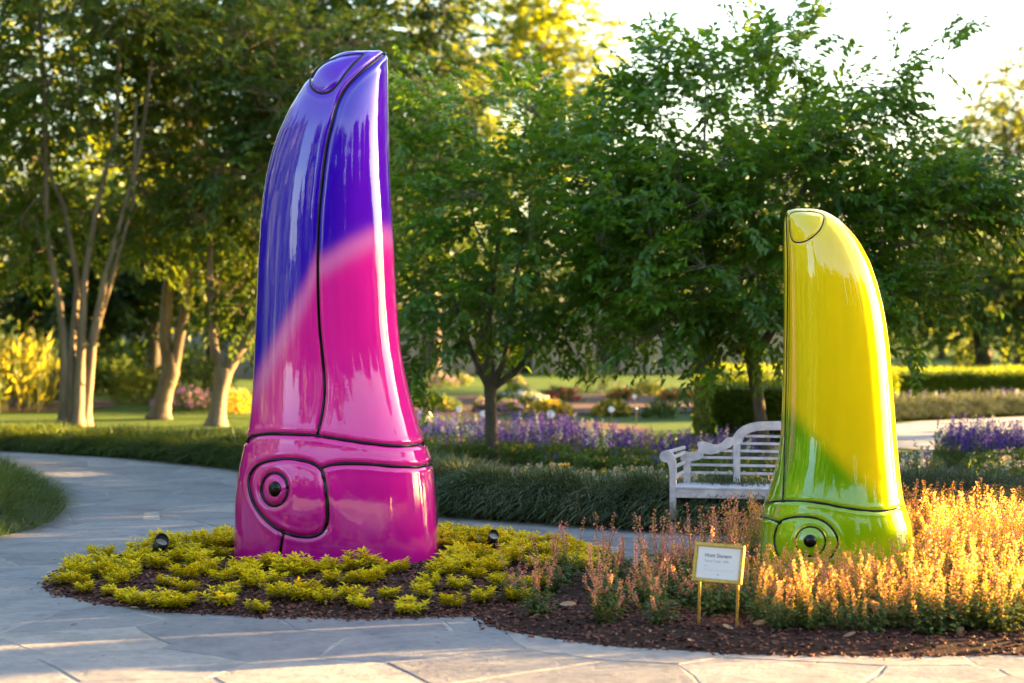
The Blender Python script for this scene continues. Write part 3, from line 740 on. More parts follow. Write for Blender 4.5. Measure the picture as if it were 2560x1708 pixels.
PINKP = sc_px([(117.3, 836, 846), (117.8, 812, 868), (119, 800, 878), (121, 786, 884), (125, 772, 887), (132, 761, 887.6), (140, 750, 888), (150, 738, 888.5), (170, 717, 889.5), (200, 695, 890), (250, 664, 891), (300, 641, 892), (350, 624, 893.5),
    (400, 612, 895), (450, 604, 898), (500, 599, 901), (550, 596, 904), (600, 593, 906), (650, 591, 908), (700, 589, 911), (750, 587, 914.5), (800, 585, 920), (850, 583, 929), (900, 581, 940), (950, 577, 954), (985, 572, 965), (1005, 567, 971),
    (1020, 563, 976), (1035, 560, 984), (1050, 556, 989), (1070, 552, 992), (1100, 547, 997), (1150, 543, 1001), (1200, 541, 1004.5), (1250, 540, 1006), (1293, 541, 1005.5)])
S_ = 1.08936
yp = lambda v: v * S_
pink_lines = [
    (cr(np.array([(884, 122), (871, 132), (853, 146), (826, 168), (795, 200), (776, 235), (763, 280), (752, 325), (744, 375), (738, 430), (733, 480), (730, 540), (729, 600), (730, 680), (733, 750), (739, 810), (744, 865), (744, 910), (739, 950), (731, 985), (728, 999)]) * S_), 1.0),
    (cr(np.array([(566, 1012), (573, 1004), (590, 998), (620, 995), (660, 996), (700, 998), (728, 1000), (780, 1008), (840, 1017), (900, 1023), (940, 1023), (962, 1020), (973, 1017)]) * S_), 1.0),
    (cr(np.array([(740, 1073), (760, 1067), (790, 1064), (840, 1065), (900, 1070), (950, 1072), (975, 1069), (991, 1064)]) * S_), 1.0),
    (cr(np.array([(573, 1090), (590, 1068), (615, 1058), (655, 1053), (690, 1056), (718, 1064), (736, 1078), (744, 1100), (749, 1130), (751.5, 1165), (750, 1200), (738, 1222), (720, 1231), (700, 1233), (675, 1229), (650, 1221), (625, 1206), (598, 1180), (579, 1150), (571, 1118)]) * S_, 6, True), 1.0),
    (cr(np.array([(650, 1222), (647, 1240), (643, 1265), (641, 1290)]) * S_), .85),
    (ell(630 * S_, 1123 * S_, 31 * S_, 38 * S_), 1.0),
    (cr(np.array([(835, 124), (800, 126), (770, 133), (742, 146), (722, 164), (711, 185), (716, 203), (735, 214), (757, 210), (776, 192), (796, 165), (815, 143)]) * S_, 6, True), .55),
]
def mixa(a, b, t): return a * (1 - t[..., None]) + b * t[..., None]
def sstep(a, b, x): t = np.clip((x - a) / (b - a), 0, 1); return t * t * (3 - 2 * t)
def pink_paint(px, py):
    x, y = px / S_, py / S_
    seam = np.interp(y, [122, 168, 235, 325, 430, 540, 680, 810, 865, 950, 1000], [884, 826, 776, 752, 738, 730, 730, 739, 744, 739, 728])
    left = x < seam
    blue = np.array([.032, .001, .48]); purple = np.array([.14, .003, .58]); pale = np.array([.84, .24, .58]); pink = np.array([.84, .014, .34]); magenta = np.array([.56, .005, .29])
    up = mixa(np.broadcast_to(blue, x.shape + (3,)), purple, sstep(0, 90, x - seam - 10) * .85 * (~left) + sstep(380, 150, y) * .7 * left)
    low = mixa(np.broadcast_to(pink, x.shape + (3,)), magenta, np.clip(sstep(1010, 1290, y) * .75 + sstep(120, 0, x - 545) * .2, 0, 1))
    # boundary height against x; the lower beak and the upper beak are sprayed separately
    bl = np.interp(x, [560, 585, 620, 660, 700, 728, 760], [905, 880, 815, 740, 665, 590, 540])
    br = np.interp(x, [700, 730, 760, 800, 850, 890, 930], [615, 605, 588, 562, 538, 532, 548])
    b = np.where(left, bl, br); wd = np.where(left, 52, 36)
    t = sstep(-1, 1, (y - b) / wd)
    mid = np.exp(-((y - b - wd * .35) / (wd * .75)) ** 2) * .62
    c = mixa(up, low, t); return np.clip(mixa(c, pale, mid), 0, 1)
pink_depth = [(yp(117), .03), (yp(122), .12), (yp(135), .20), (yp(160), .275), (yp(200), .335), (yp(280), .40), (yp(400), .425), (yp(600), .435), (yp(780), .44), (yp(850), .45), (yp(930), .49), (yp(1000), .545), (yp(1060), .60), (yp(1120), .615), (yp(1290), .615)]
T, ctr, bvh = sculpture('bird_sculpture', 'tall glossy pink and purple beaked bird sculpture standing in the round bed', 16.45, PINKP, pink_depth, [(yp(100), 2.0), (yp(300), 2.15), (yp(700), 2.2), (yp(950), 2.4), (yp(1060), 2.75), (yp(1300), 2.9)], pink_lines, pink_paint,
    [(690 * S_, 1150 * S_, 75 * S_, 75 * S_, .028, 2), (630 * S_, 1123 * S_, 22 * S_, 28 * S_, .012, 2), (760 * S_, 172 * S_, 34 * S_, 32 * S_, .02, 1.6)], .05)
pupil(T, ctr, bvh, 631 * S_, 1122.5 * S_, 15.5 * S_, 18.5 * S_, 15.6 / F, .045, .0)

YELP = sc_px([(479.5, 1838, 1850), (480, 1826, 1862), (481, 1816, 1872), (484, 1808, 1886), (488, 1804, 1897), (495, 1801.5, 1910), (505, 1800.5, 1923), (520, 1800, 1940), (540, 1800, 1958), (560, 1800, 1972), (600, 1800.5, 1993), (650, 1801, 2010), (700, 1801, 2022.5), (750, 1801, 2031.5),
    (800, 1801, 2038), (850, 1800, 2042), (900, 1799, 2046), (950, 1797, 2050), (1000, 1795, 2053.5), (1050, 1789, 2057.5), (1100, 1776, 2062), (1140, 1763, 2067), (1155, 1758, 2070), (1170, 1753, 2075), (1185, 1749.5, 2080), (1200, 1746, 2085), (1250, 1742, 2090), (1300, 1740, 2092), (1372, 1739, 2093)])
yel_lines = [
    (cr(np.array([(1804.5, 492), (1806, 540), (1808, 620), (1807.5, 700), (1806, 800), (1804, 900), (1802, 980), (1800, 1060), (1797.5, 1120), (1796, 1150)]) * S_), .7),
    (cr(np.array([(1758, 1156), (1775, 1151), (1800, 1149.5), (1850, 1151), (1890, 1156), (1930, 1164), (1970, 1170), (2010, 1173), (2045, 1170), (2070, 1162)]) * S_), .8),
    (cr(np.array([(1746, 1186), (1760, 1189), (1775, 1194), (1788, 1199)]) * S_), .8),
    (cr(np.array([(1789, 1199), (1810, 1189), (1840, 1186), (1875, 1190), (1902, 1205), (1919, 1228), (1922, 1252), (1910, 1275), (1888, 1295), (1855, 1306), (1820, 1306), (1795, 1290), (1780, 1262), (1777, 1230)]) * S_, 6, True), .8),
    (ell(1860 * S_, 1243 * S_, 34 * S_, 34 * S_), .55),
    (cr(np.array([(1815, 490), (1850, 485), (1880, 489), (1891, 498), (1886, 520), (1872, 538), (1850, 553), (1830, 557), (1817, 549), (1812, 520)]) * S_, 6, True), .35),
]
def yel_paint(px, py):
    x, y = px / S_, py / S_
    yel = np.array([.80, .62, .004]); lime = np.array([.30, .50, .001]); grn = np.array([.14, .36, .001])
    b = np.interp(x, [1790, 1810, 1850, 1900, 1950, 2000, 2060], [925, 940, 980, 1035, 1085, 1130, 1165])
    t = sstep(-1, 1, (y - b) / 34)
    low = mixa(np.broadcast_to(grn, x.shape + (3,)), lime, np.clip(sstep(1080, 1180, y) * .8 + sstep(1950, 2060, x) * .5, 0, 1))
    c = mixa(np.broadcast_to(yel, x.shape + (3,)), low, t)
    low2 = mixa(np.broadcast_to(lime, x.shape + (3,)), yel * .8, sstep(1960, 2080, x) * .3)
    return mixa(c, low2, sstep(1150, 1185, y) * .75)
yel_depth = [(yp(479), .03), (yp(484), .10), (yp(500), .20), (yp(540), .29), (yp(620), .35), (yp(800), .38), (yp(1000), .41), (yp(1100), .45), (yp(1160), .50), (yp(1220), .54), (yp(1372), .56)]
T2, ctr2, bvh2 = sculpture('bird_sculpture', 'glossy yellow and lime green beaked bird sculpture rising from the flower spikes', 14.95, YELP, yel_depth, [(yp(470), 2.1), (yp(600), 2.35), (yp(1000), 2.5), (yp(1160), 2.7), (yp(1380), 2.8)], yel_lines, yel_paint,
    [(1850 * S_, 1247 * S_, 62 * S_, 50 * S_, .022, 2), (1860 * S_, 1243 * S_, 24 * S_, 24 * S_, .008, 2), (1850 * S_, 520 * S_, 34 * S_, 30 * S_, .008, 1.8)], .05, rows=330, cols=360, gd=.013, gw=.013, lr=.010)
pupil(T2, ctr2, bvh2, 1859 * S_, 1242 * S_, 15 * S_, 15 * S_, 14.4 / F, .035, 0)

#TREES
# ================================================================== trees
def tp(pts, Y, g0=True):
    out_ = []
    for k, q in enumerate(pts):
        y = Y + (q[2] if len(q) > 2 else 0); v = at(q[0], q[1], y)
        if k == 0 and g0: v[2] = -.05
        out_.append(v)
    return out_
def bl(px, py, Y, rx, ry, rz, w_=None):
    v = at(px, py, Y); return (v[0], v[1], v[2], rx, ry, rz) + ((w_,) if w_ else ())
DA = G(1228, 1172)[1]
ba = G(1230, 1172)
treeA = tree('cherry_tree', 'small green tree with a low forked trunk behind the violet salvia, beside the pink sculpture', ba,
    [(tp([(1232, 1172), (1228, 1090), (1226, 1010), (1226, 960)], DA), [.10, .085, .08, .09]),
     (tp([(1226, 975), (1200, 930), (1180, 880), (1150, 800, -.3), (1120, 700, -.5)], DA, False), [.055, .042, .034, .026, .018]),
     (tp([(1226, 975), (1225, 900), (1222, 800), (1240, 650, .2), (1250, 500, .2)], DA, False), [.062, .048, .036, .026, .016]),
     (tp([(1230, 968), (1262, 900), (1275, 800), (1290, 680, .4), (1330, 540, .6)], DA, False), [.055, .042, .034, .026, .016]),
     (tp([(1232, 970), (1290, 930), (1350, 860), (1400, 800, -.4), (1460, 700, -.7)], DA, False), [.055, .045, .036, .028, .018])],
    [bl(1060, 560, DA, 1.0, 1.5, 1.3), bl(1200, 420, DA, 1.3, 1.6, 1.25), bl(1090, 820, DA - .4, .85, 1.2, .55), bl(1350, 560, DA, 1.4, 1.7, 1.7), bl(1350, 330, DA + .2, 1.2, 1.5, .85), bl(1500, 640, DA - .1, 1.2, 1.5, 1.5),
     bl(1250, 700, DA - .2, 1.35, 1.7, .9), bl(1050, 940, DA - .7, .42, .5, .4, .5), bl(1440, 830, DA - .5, .9, 1.1, .42), bl(1150, 300, DA + .1, .9, 1.0, .7), bl(1010, 330, DA + .4, .6, .9, .9)],
    1600, 13, .50, .155, .068, M['leaf_cherry'], M['bark_grey'], 11, 170, True, -.10, 1.2, droop=.16)
DB = 25.6
bb = at(1915, 1200, DB)
treeB = tree('cherry_tree', 'large spreading green tree behind the bench, with long shoots reaching into the sky', bb,
    [(tp([(1918, 1204), (1908, 1100), (1895, 1000), (1880, 900)], DB), [.10, .09, .085, .085]),
     (tp([(1880, 910), (1840, 800), (1800, 720), (1770, 600, -.3), (1760, 400, -.3), (1765, 200, -.3)], DB, False), [.075, .06, .05, .035, .022, .01]),
     (tp([(1880, 905), (1890, 780), (1930, 640, .2), (1990, 500, .3), (2100, 380, .3), (2130, 300, .2)], DB, False), [.07, .055, .045, .032, .02, .012]),
     (tp([(1882, 900), (1960, 780, -.3), (2080, 690, -.6), (2230, 620, -.8), (2400, 560, -.9)], DB, False), [.07, .05, .04, .03, .015]),
     (tp([(1880, 890), (1780, 830, -.5), (1680, 790, -.8), (1590, 700, -1)], DB, False), [.06, .045, .035, .02])],
    [bl(1750, 400, DB, 1.35, 1.6, 1.0), bl(1740, 285, DB, 1.0, .9, .55, .22), bl(1620, 500, DB - .2, 1.2, 1.6, 1.3), bl(1900, 420, DB, 1.3, 1.6, 1.1), bl(2080, 400, DB, 1.2, 1.4, .9), bl(1750, 650, DB - .3, 1.5, 1.8, 1.1), bl(2030, 620, DB - .3, 1.4, 1.6, 1.1),
     bl(1650, 790, DB - .8, .85, 1.1, .5), bl(2250, 520, DB - .5, 1.1, 1.2, .65, 1.5), bl(2420, 500, DB - .8, .9, 1.0, .42, 1.0), bl(2130, 740, DB - .8, .6, .9, .5, .45), bl(2270, 720, DB - .9, .55, .7, .42, .35),
     bl(1750, 930, DB - 1.2, .22, .3, .36, .07), bl(1690, 180, DB, .6, .8, .45, .35), bl(1880, 170, DB, .75, .8, .45, .42), bl(1960, 130, DB, .45, .5, .28, .16), bl(2080, 250, DB, .5, .6, .4, .22), bl(2200, 290, DB, .40, .5, .45, .3),
     bl(2240, 200, DB - .1, .22, .3, .35, .11), bl(2310, 150, DB - .1, .28, .3, .22, .09), bl(2380, 115, DB - .1, .2, .25, .10, .035), bl(2270, 100, DB - .1, .16, .2, .10, .025), bl(1990, 60, DB, .22, .2, .10, .03), bl(1600, 230, DB, .45, .6, .3, .12), bl(1850, 110, DB, .45, .4, .25, .07), bl(2250, 860, DB - 1, .25, .3, .2, .05), bl(2560, 560, DB - 1, .5, .6, .3, .15), bl(1840, 820, DB - .6, .6, .8, .3, .2)],
    2650, 13, .54, .165, .072, M['leaf_cherry'], M['bark_grey'], 12, 240, True, -.10, 1.25, droop=.16)

# crape myrtles at the left
D1 = G(185, 1064)[1]
tree('myrtle_tree', 'many-stemmed pale-trunked tree at the far left, widest clump of stems', G(190, 1064),
    [(tp([(158, 1064), (163, 900), (150, 760), (118, 600), (112, 300), (100, 0), (96, -200)], D1), [.11, .08, .07, .055, .045, .04, .03]),
     (tp([(178, 1064), (180, 880), (195, 700, .2), (160, 520, .2), (118, 420), (50, 330)], D1), [.11, .075, .06, .045, .035, .025]),
     (tp([(192, 1064, -.1), (203, 870, -.1), (212, 690), (245, 500), (290, 330), (300, 100)], D1), [.13, .09, .065, .05, .045, .04]),
     (tp([(210, 1062, .1), (232, 850), (262, 700), (300, 560), (350, 380), (380, 150)], D1), [.11, .085, .065, .05, .045, .03]),
     (tp([(216, 1060, .3), (222, 900, .3), (248, 800, .2), (285, 680), (335, 500), (340, 250)], D1), [.10, .08, .06, .045, .04, .03])],
    [bl(60, 250, D1, 2.4, 2.4, 2.6), bl(240, 80, D1, 2.6, 2.6, 2.4), bl(-60, 500, D1, 1.8, 2, 1.6), bl(360, 330, D1 + .5, 1.4, 2, 1.6), bl(150, -60, D1, 3, 3, 1.6), bl(420, 60, D1, 1.7, 2, 1.8), bl(40, 620, D1 + 1.5, 1.5, 1.3, .55, 1.8), bl(180, 430, D1 + .8, 1.6, 1.4, 1.2, 4), bl(330, 560, D1 + .8, 1.0, 1.2, .8, 1.6)],
    2000, 11, .55, .18, .09, M['leaf_myrtle'], M['bark_myrtle'], 31, 130, False, -.05, .7, tipr=.009, group=None)
D2 = G(400, 1045)[1]
tree('myrtle_tree', 'twisted brown-trunked tree second from the left, forking low', G(400, 1045),
    [(tp([(398, 1046), (412, 980), (428, 930), (425, 880)], D2), [.20, .17, .18, .15]),
     (tp([(425, 940), (412, 850), (418, 740), (440, 600), (470, 400), (500, 200)], D2, False), [.14, .13, .12, .10, .07, .05]),
     (tp([(430, 940), (445, 860), (462, 780), (462, 700), (500, 560), (560, 400)], D2, False), [.13, .11, .10, .09, .07, .05])],
    [bl(480, 520, D2, 1.6, 1.8, 1.6), bl(560, 300, D2, 1.8, 2, 2.0), bl(430, 180, D2, 1.8, 2, 2.0), bl(600, 620, D2, 1.4, 1.6, 1.1), bl(620, 60, D2, 2.0, 2, 1.8)],
    1400, 12, .5, .18, .09, M['leaf_myrtle'], M['bark_myrtle'], 32, 110, False, -.12, .75, tipr=.009)
D3 = G(540, 1062)[1]
tree('myrtle_tree', 'pale leaning trunk forking into a wide V beside the pink sculpture', G(540, 1062),
    [(tp([(540, 1064), (548, 990), (562, 920)], D3), [.17, .15, .17]),
     (tp([(560, 935), (536, 880), (528, 800), (524, 650), (540, 450), (600, 300)], D3, False), [.11, .09, .075, .06, .05, .04]),
     (tp([(562, 935), (592, 880), (632, 832), (680, 760), (740, 640), (800, 500)], D3, False), [.14, .125, .11, .09, .07, .05])],
    [bl(620, 700, D3, 1.3, 1.5, 1.0), bl(560, 500, D3 - .3, 1.2, 1.5, 1.4), bl(700, 450, D3, 2.0, 2, 1.9), bl(680, 200, D3, 1.8, 2, 2.0), bl(900, 330, D3, 1.8, 2, 2.2), bl(560, 760, D3 - .5, .5, .8, .35, .5)],
    1500, 12, .5, .18, .09, M['leaf_dark'], M['bark_myrtle'], 33, 120, False, -.14, .75, tipr=.009, tb=.1)
def back_tree(label, px, Y, trunkr, blobs, n, leafm, seed, name='tree', L=.27, gap=-.12, K=10, gscale=.5, group='trees beyond the flower beds', sl=.7):
    b = at(px, 900, Y); tops = max(q[2] for q in blobs); bx = np.average([q[0] for q in blobs])
    tr = [([(b[0], Y, -.1), (b[0] + .1, Y, tops * .25), ((b[0] + bx) / 2, Y, tops * .5), (bx, Y, tops * .9)], [trunkr, trunkr * .8, trunkr * .6, trunkr * .2])]
    return tree(name, label, b, tr, blobs, n, K, sl, L, L * .55, leafm, M['bark_dark'], seed, 70, False, gap, gscale, group=group, tipr=.014)
back_tree('dark leafy tree directly behind the purple beak tip', 900, 46, .22, [bl(760, 250, 46, 3, 2.5, 3), bl(950, 150, 46, 2.6, 2.5, 2.6), bl(1000, 450, 46, 2.6, 2.5, 2.4), bl(850, 500, 46, 2.6, 2.5, 2.2), bl(860, -20, 46, 3, 2.5, 2), bl(680, 80, 46, 2.4, 2.4, 2.4)], 1500, M['leaf_dark'], 41, gap=-.15)
back_tree('dark tree filling the gap low behind the pink sculpture', 780, 52, .25, [bl(720, 640, 52, 3.2, 2.5, 2.0), bl(900, 660, 52, 3, 2.5, 1.8), bl(1050, 560, 52, 2.2, 2.5, 1.8)], 700, M['leaf_dark'], 42)
back_tree('golden backlit tree at the left edge beyond the pale trunks', 60, 58, .25, [bl(30, 380, 58, 4, 3, 3), bl(200, 520, 58, 3.2, 3, 2.6), bl(-40, 650, 58, 3, 3, 2.2), bl(60, 100, 58, 4.2, 3, 3), bl(230, 640, 60, 3, 3, 1.6)], 1150, M['leaf_gold'], 43)
back_tree('golden backlit tree seen between the first two pale trunks', 380, 64, .25, [bl(380, 500, 64, 3.6, 3, 2.6), bl(330, 700, 64, 3.2, 3, 1.4), bl(520, 660, 64, 3, 3, 1.6), bl(480, 330, 64, 3.5, 3, 2.5)], 900, M['leaf_gold'], 44)
back_tree('tall golden tree rising against the sky above the middle', 1330, 84, .4, [bl(1330, 90, 84, 3.8, 3.5, 3.4), bl(1420, 160, 84, 2.4, 2.5, 2.6), bl(1250, 200, 84, 3, 3, 3.4), bl(1350, 330, 84, 3.6, 3, 2.6), bl(1270, 0, 84, 2.6, 3, 2.2), bl(1330, 500, 84, 5, 3, 3), bl(1470, 230, 84, 1.4, 1.6, 1.2)], 1500, M['leaf_gold'], 45, L=.3, gap=-.2)
back_tree('pale golden tree with a thin top left of the tall one', 1080, 70, .3, [bl(1060, 80, 70, 2.6, 3, 2.4), bl(1150, 250, 70, 2.2, 3, 2.4), bl(1000, 250, 70, 2.6, 3, 2.6), bl(1100, 420, 70, 3, 3, 2.4)], 800, M['leaf_olive'], 46, L=.26)
back_tree('golden tree glimpsed behind the shoots of the spreading tree', 2030, 90, .3, [bl(2030, 330, 90, 2.4, 2.5, 1.8), bl(2060, 480, 90, 4.4, 3, 3), bl(1900, 520, 90, 4, 3, 3), bl(1700, 560, 90, 5, 3, 3)], 1100, M['leaf_gold'], 47, L=.3, gap=-.2)
back_tree('broad olive tree at the right edge above the hedge', 2560, 62, .4, [bl(2560, 360, 62, 2.6, 3, 2.4), bl(2450, 420, 62, 2.2, 3, 1.8), bl(2620, 230, 62, 2.0, 3, 1.6), bl(2400, 520, 62, 2.0, 3, 1.4), bl(2500, 640, 62, 3.4, 3, 2.4), bl(2680, 450, 62, 3, 3, 3), bl(2350, 450, 62, 1.2, 1.6, .9, 5)], 1500, M['leaf_olive'], 48, L=.24, gap=-.15)
back_tree('dark evergreen standing low behind the right-hand hedge', 2450, 55, .3, [bl(2330, 720, 55, 2.6, 2, 1.7), bl(2520, 700, 55, 2.4, 2, 1.9), bl(2250, 640, 56, 2.2, 2, 1.6), bl(2660, 740, 55, 2.4, 2, 2)], 1000, M['leaf_dark'], 49, gap=-.3)
back_tree('dark tree behind the middle of the far wall', 1750, 80, .3, [bl(1600, 700, 80, 4, 3, 2.2), bl(1850, 700, 80, 4, 3, 2.2), bl(1400, 720, 80, 3.6, 3, 1.8), bl(2000, 700, 80, 4, 3, 2.2), bl(1200, 680, 80, 4, 3, 2)], 900, M['leaf_dark'], 50, L=.3)
back_tree('dark low tree filling the view behind the first pale trunks', 150, 50, .2, [bl(60, 700, 50, 2.2, 1.6, 1.1), bl(220, 760, 50, 1.8, 1.5, .9), bl(330, 690, 50, 1.4, 1.5, 1.3), bl(150, 560, 50, 2.0, 1.6, 1.3)], 800, M['leaf_dark'], 51, gap=-.12)
back_tree('dark low tree filling the view behind the second and third pale trunks', 520, 54, .2, [bl(520, 700, 54, 2.2, 1.6, 1.0), bl(640, 740, 54, 1.8, 1.5, .9), bl(450, 600, 54, 1.5, 1.5, 1.4), bl(640, 560, 54, 2.2, 1.8, 1.8)], 800, M['leaf_dark'], 52, gap=-.12)
shrub('conifer_shrub', 'small bluish conifer behind the hedge at the right', G(2430, 928), .7, .6, 1.25, 900, .2, .06, M['leaf_olive'], 61)

# far woodland, plus unseen trees shaped for the paint reflections and the foreground shade
def woodland(name, label, spots, n, L, seed, mat, core=False):
    g = np.random.default_rng(seed); P, D, cores = [], [], []
    per = n // len(spots); mb = MB()
    for (x, y, z, rx, rz) in spots:
        d = nrm(g.normal(0, 1, (per, 3))); r = g.random(per) ** .35
        wob = 1 + .2 * np.sin(d[:, 0] * 6 + x) * np.sin(d[:, 2] * 5 + y)
        P.append(np.array([x, y, z]) + d * (r * wob)[:, None] * [rx, rx, rz]); D.append(d)
        mb.tube([[x, y, -.1], [x + .2, y, z * .5], [x, y + .1, z + rz * .5]], [.22, .16, .06], 6)
        if core:
            uu, vv = np.meshgrid(np.linspace(0, 2 * np.pi, 18, endpoint=False), np.linspace(.12, np.pi - .12, 11)); dd = np.stack([np.cos(uu) * np.sin(vv), np.sin(uu) * np.sin(vv), np.cos(vv)], -1).reshape(-1, 3)
            rr_ = .80 * (1 + .2 * np.sin(dd[:, 0] * 6 + x) * np.sin(dd[:, 2] * 5 + y)) + g.normal(0, .05, len(dd)); vi = np.arange(10)[:, None] * 18; uj = np.arange(18)[None]; uk = (uj + 1) % 18
            cores.append((np.array([x, y, z]) + dd * rr_[:, None] * [rx, rx, rz], np.stack([vi + uj, vi + 18 + uj, vi + 18 + uk, vi + uk], -1).reshape(-1, 4)))
    P = np.vstack(P); D = np.vstack(D); m_ = len(P)
    V, f, k = leaves(P, D * .4 + g.normal(0, .7, (m_, 3)), np.array([0, 0, .7]) + g.normal(0, .7, (m_, 3)), L * g.uniform(.6, 1.4, m_), L * .6 * g.uniform(.6, 1.2, m_), False)
    ncore = 0
    for cv_, cf_ in cores: mb.add(cv_, cf_); ncore += len(cf_)
    tf = [q for q in mb.f4]; core_f = []
    if cores: core_f = [q for q in tf if len(q) == 180]; tf = [q for q in tf if len(q) != 180]
    tm = np.vstack(mb.v); f4 = np.concatenate(tf); fc = np.concatenate(core_f) if core_f else np.zeros((0, 4), int)
    me = mesh(np.vstack([V, tm]), [np.vstack([f4, fc]).astype(int) + len(V), f, np.concatenate(mb.f3) + len(V)], name, tint=np.r_[np.clip(np.repeat(g.beta(2, 2.4, m_), k), 0, 1), np.full(len(tm), .3)],
        midx=np.r_[np.ones(len(f4)), np.zeros(len(fc)), np.zeros(len(f)), np.ones(sum(len(q) for q in mb.f3))])
    return tag(obj(name, me, [mat, M['bark_dark']]), label, 'woodland', None, 'stuff')
g = np.random.default_rng(77)
spots = [(x + g.uniform(-2, 2), 104 + g.uniform(-5, 5), g.uniform(1.6, 2.8), g.uniform(4, 6), g.uniform(2.2, 3.2)) for x in np.arange(-75, 76, 6)]
woodland('woodland', 'low dark belt of far trees along the horizon', spots, 26000, .55, 78, M['leaf_dark'])
spots = []
for a_, z_, rx_ in [(-147, 6, 3.6), (-130, 7, 5.2), (-114, 7, 5.6), (-98, 7.5, 5.6), (-83, 7, 5.6), (-69, 7.5, 5.4), (-56, 7, 4.4), (-39, 2.2, 3.2), (-34, 3.4, 1.3), (-22, 7.5, 3.2), (-12, 6.6, 3.6), (1, 6.6, 4.2), (14, 5.6, 4.0), (28, 4.6, 3.4), (41, 5.8, 4.0), (55, 5.2, 3.6), (68, 6.0, 3.8)]:
    spots.append((-1 + 28 * math.sin(R(a_)), 16 - 28 * math.cos(R(a_)), z_ * (1.35 if a_ < -50 else .9) if z_ > 4 else z_, rx_ * (1.05 if z_ > 4 else 1), z_ * ((1.4 if a_ < -50 else .95) if z_ > 4 else 1.04)))
for a_ in (-140, -122, -106, -91, -76, -63, -50, -28, -16, -5, 8, 21, 34, 48, 62):
    spots.append((-1 + 29 * math.sin(R(a_)), 16 - 29 * math.cos(R(a_)), 2.4, 4.3 if a_ < -55 else 3.4, 3.4))
woodland('woodland', 'unseen trees added behind the camera for the paint to reflect', spots, 80000, .42, 79, M['leaf_dark'], True)
def uL(u, L, x0=0):
    s = np.array([math.sin(R(SUN_AZ)), math.cos(R(SUN_AZ))]); p_ = np.array([-s[1], s[0]]); return p_ * u + s * L
spots = []
for u, L, z, rx, rz in [(16.8, 15.5, 4.0, 2.1, 3.9), (19.8, 19.5, 4.6, 2.4, 4.4), (23.4, 23.5, 4.8, 2.5, 4.6), (17.6, 25, 6.0, 2.6, 4), (22, 29, 6.0, 2.8, 5), (12.0, 18, 1.9, .28, 2.0), (25.8, 27, 5.2, 2.4, 5), (15.05, 17.5, 4.2, 1.0, 3.6), (29.6, 31, 5.6, 2.5, 5.4), (14.2, 17.0, 3.2, .58, 3.2), (37, 35, 11.5, 3.6, 4.6), (41, 36, 12, 3.6, 4.8), (45, 38, 12, 3.4, 4.6), (33.5, 32, 11, 3, 4.6)]:
    q = uL(u, L); spots.append((q[0], q[1], z, rx, rz))
woodland('woodland', 'trees just beyond the right edge whose shade falls over the path', spots, 42000, .36, 80, M['leaf_dark'])

#PLANTS
# ================================================================== hedges, banks, far beds
def hedge(label, x0, x1, y0, y1, z, n, seed, tb=0.0):
    g = np.random.default_rng(seed); T = thing('hedge', label, 'hedge', ((x0 + x1) / 2, (y0 + y1) / 2, 0))
    hx, hy = (x1 - x0) / 2, (y1 - y0) / 2
    P = g.uniform(-1, 1, (n, 3)); P[:, 2] = (P[:, 2] + 1) / 2; face = g.random(n)
    P[:, 1] = np.where(face < .5, -1, P[:, 1]); P[:, 2] = np.where((face >= .5) & (face < .9), 1, P[:, 2]); P[:, 0] = np.where(face > .9, np.sign(P[:, 0]), P[:, 0])
    dn = np.where((face < .5)[:, None], [0, -1, .3], np.where((face < .9)[:, None], [0, -.1, 1], [1, 0, .3]))
    P = P * [hx, hy, z] + g.normal(0, .025, (n, 3)); P += .03 * np.sin(P[:, :1] * 2.1) * [0, 1, .6]
    V, f, k = leaves(P, dn + g.normal(0, .6, (n, 3)), np.array([0, -.5, .8]) + g.normal(0, .5, (n, 3)), .085 * g.uniform(.6, 1.3, n), .05 * g.uniform(.6, 1.2, n), False)
    obj('foliage', mesh(V, [f], 'foliage', tint=np.clip(np.repeat(.45 + .25 * (P[:, 2] / z > .93) + g.normal(0, .2, n) + tb + .12 * np.sin(P[:, 0] * 1.3), k), 0, 1)), M['hedge'], T)  # top leaves tinted lighter, the sunlit hedge top put into colour
    mb = MB(); mb.box(-hx + .04, hx - .04, -hy + .04, hy - .04, -.02, z - .05)
    me = mb.mesh('core'); a = me.attributes.new('tint', 'FLOAT', 'POINT'); o = obj('inner_twigs', me, M['hedge'], T)
    return T
a, b = at(1768, 1000, 33.5), at(2150, 1000, 33.5)
hedge('dark clipped hedge block behind the bench and the tree trunk', a[0], b[0], 33.0, 36.5, .95, 9000, 91, -.15)
a, b = at(1800, 950, 44), at(2200, 950, 44)
hedge('bright lime-topped hedge just above the dark block', a[0], b[0], 42, 47, .95, 7000, 92, .2)
a, b = at(2150, 950, 50), at(2900, 950, 50)
hedge('long sunlit clipped hedge at the right edge', a[0], b[0], 48, 53, .76, 13000, 93, .12)

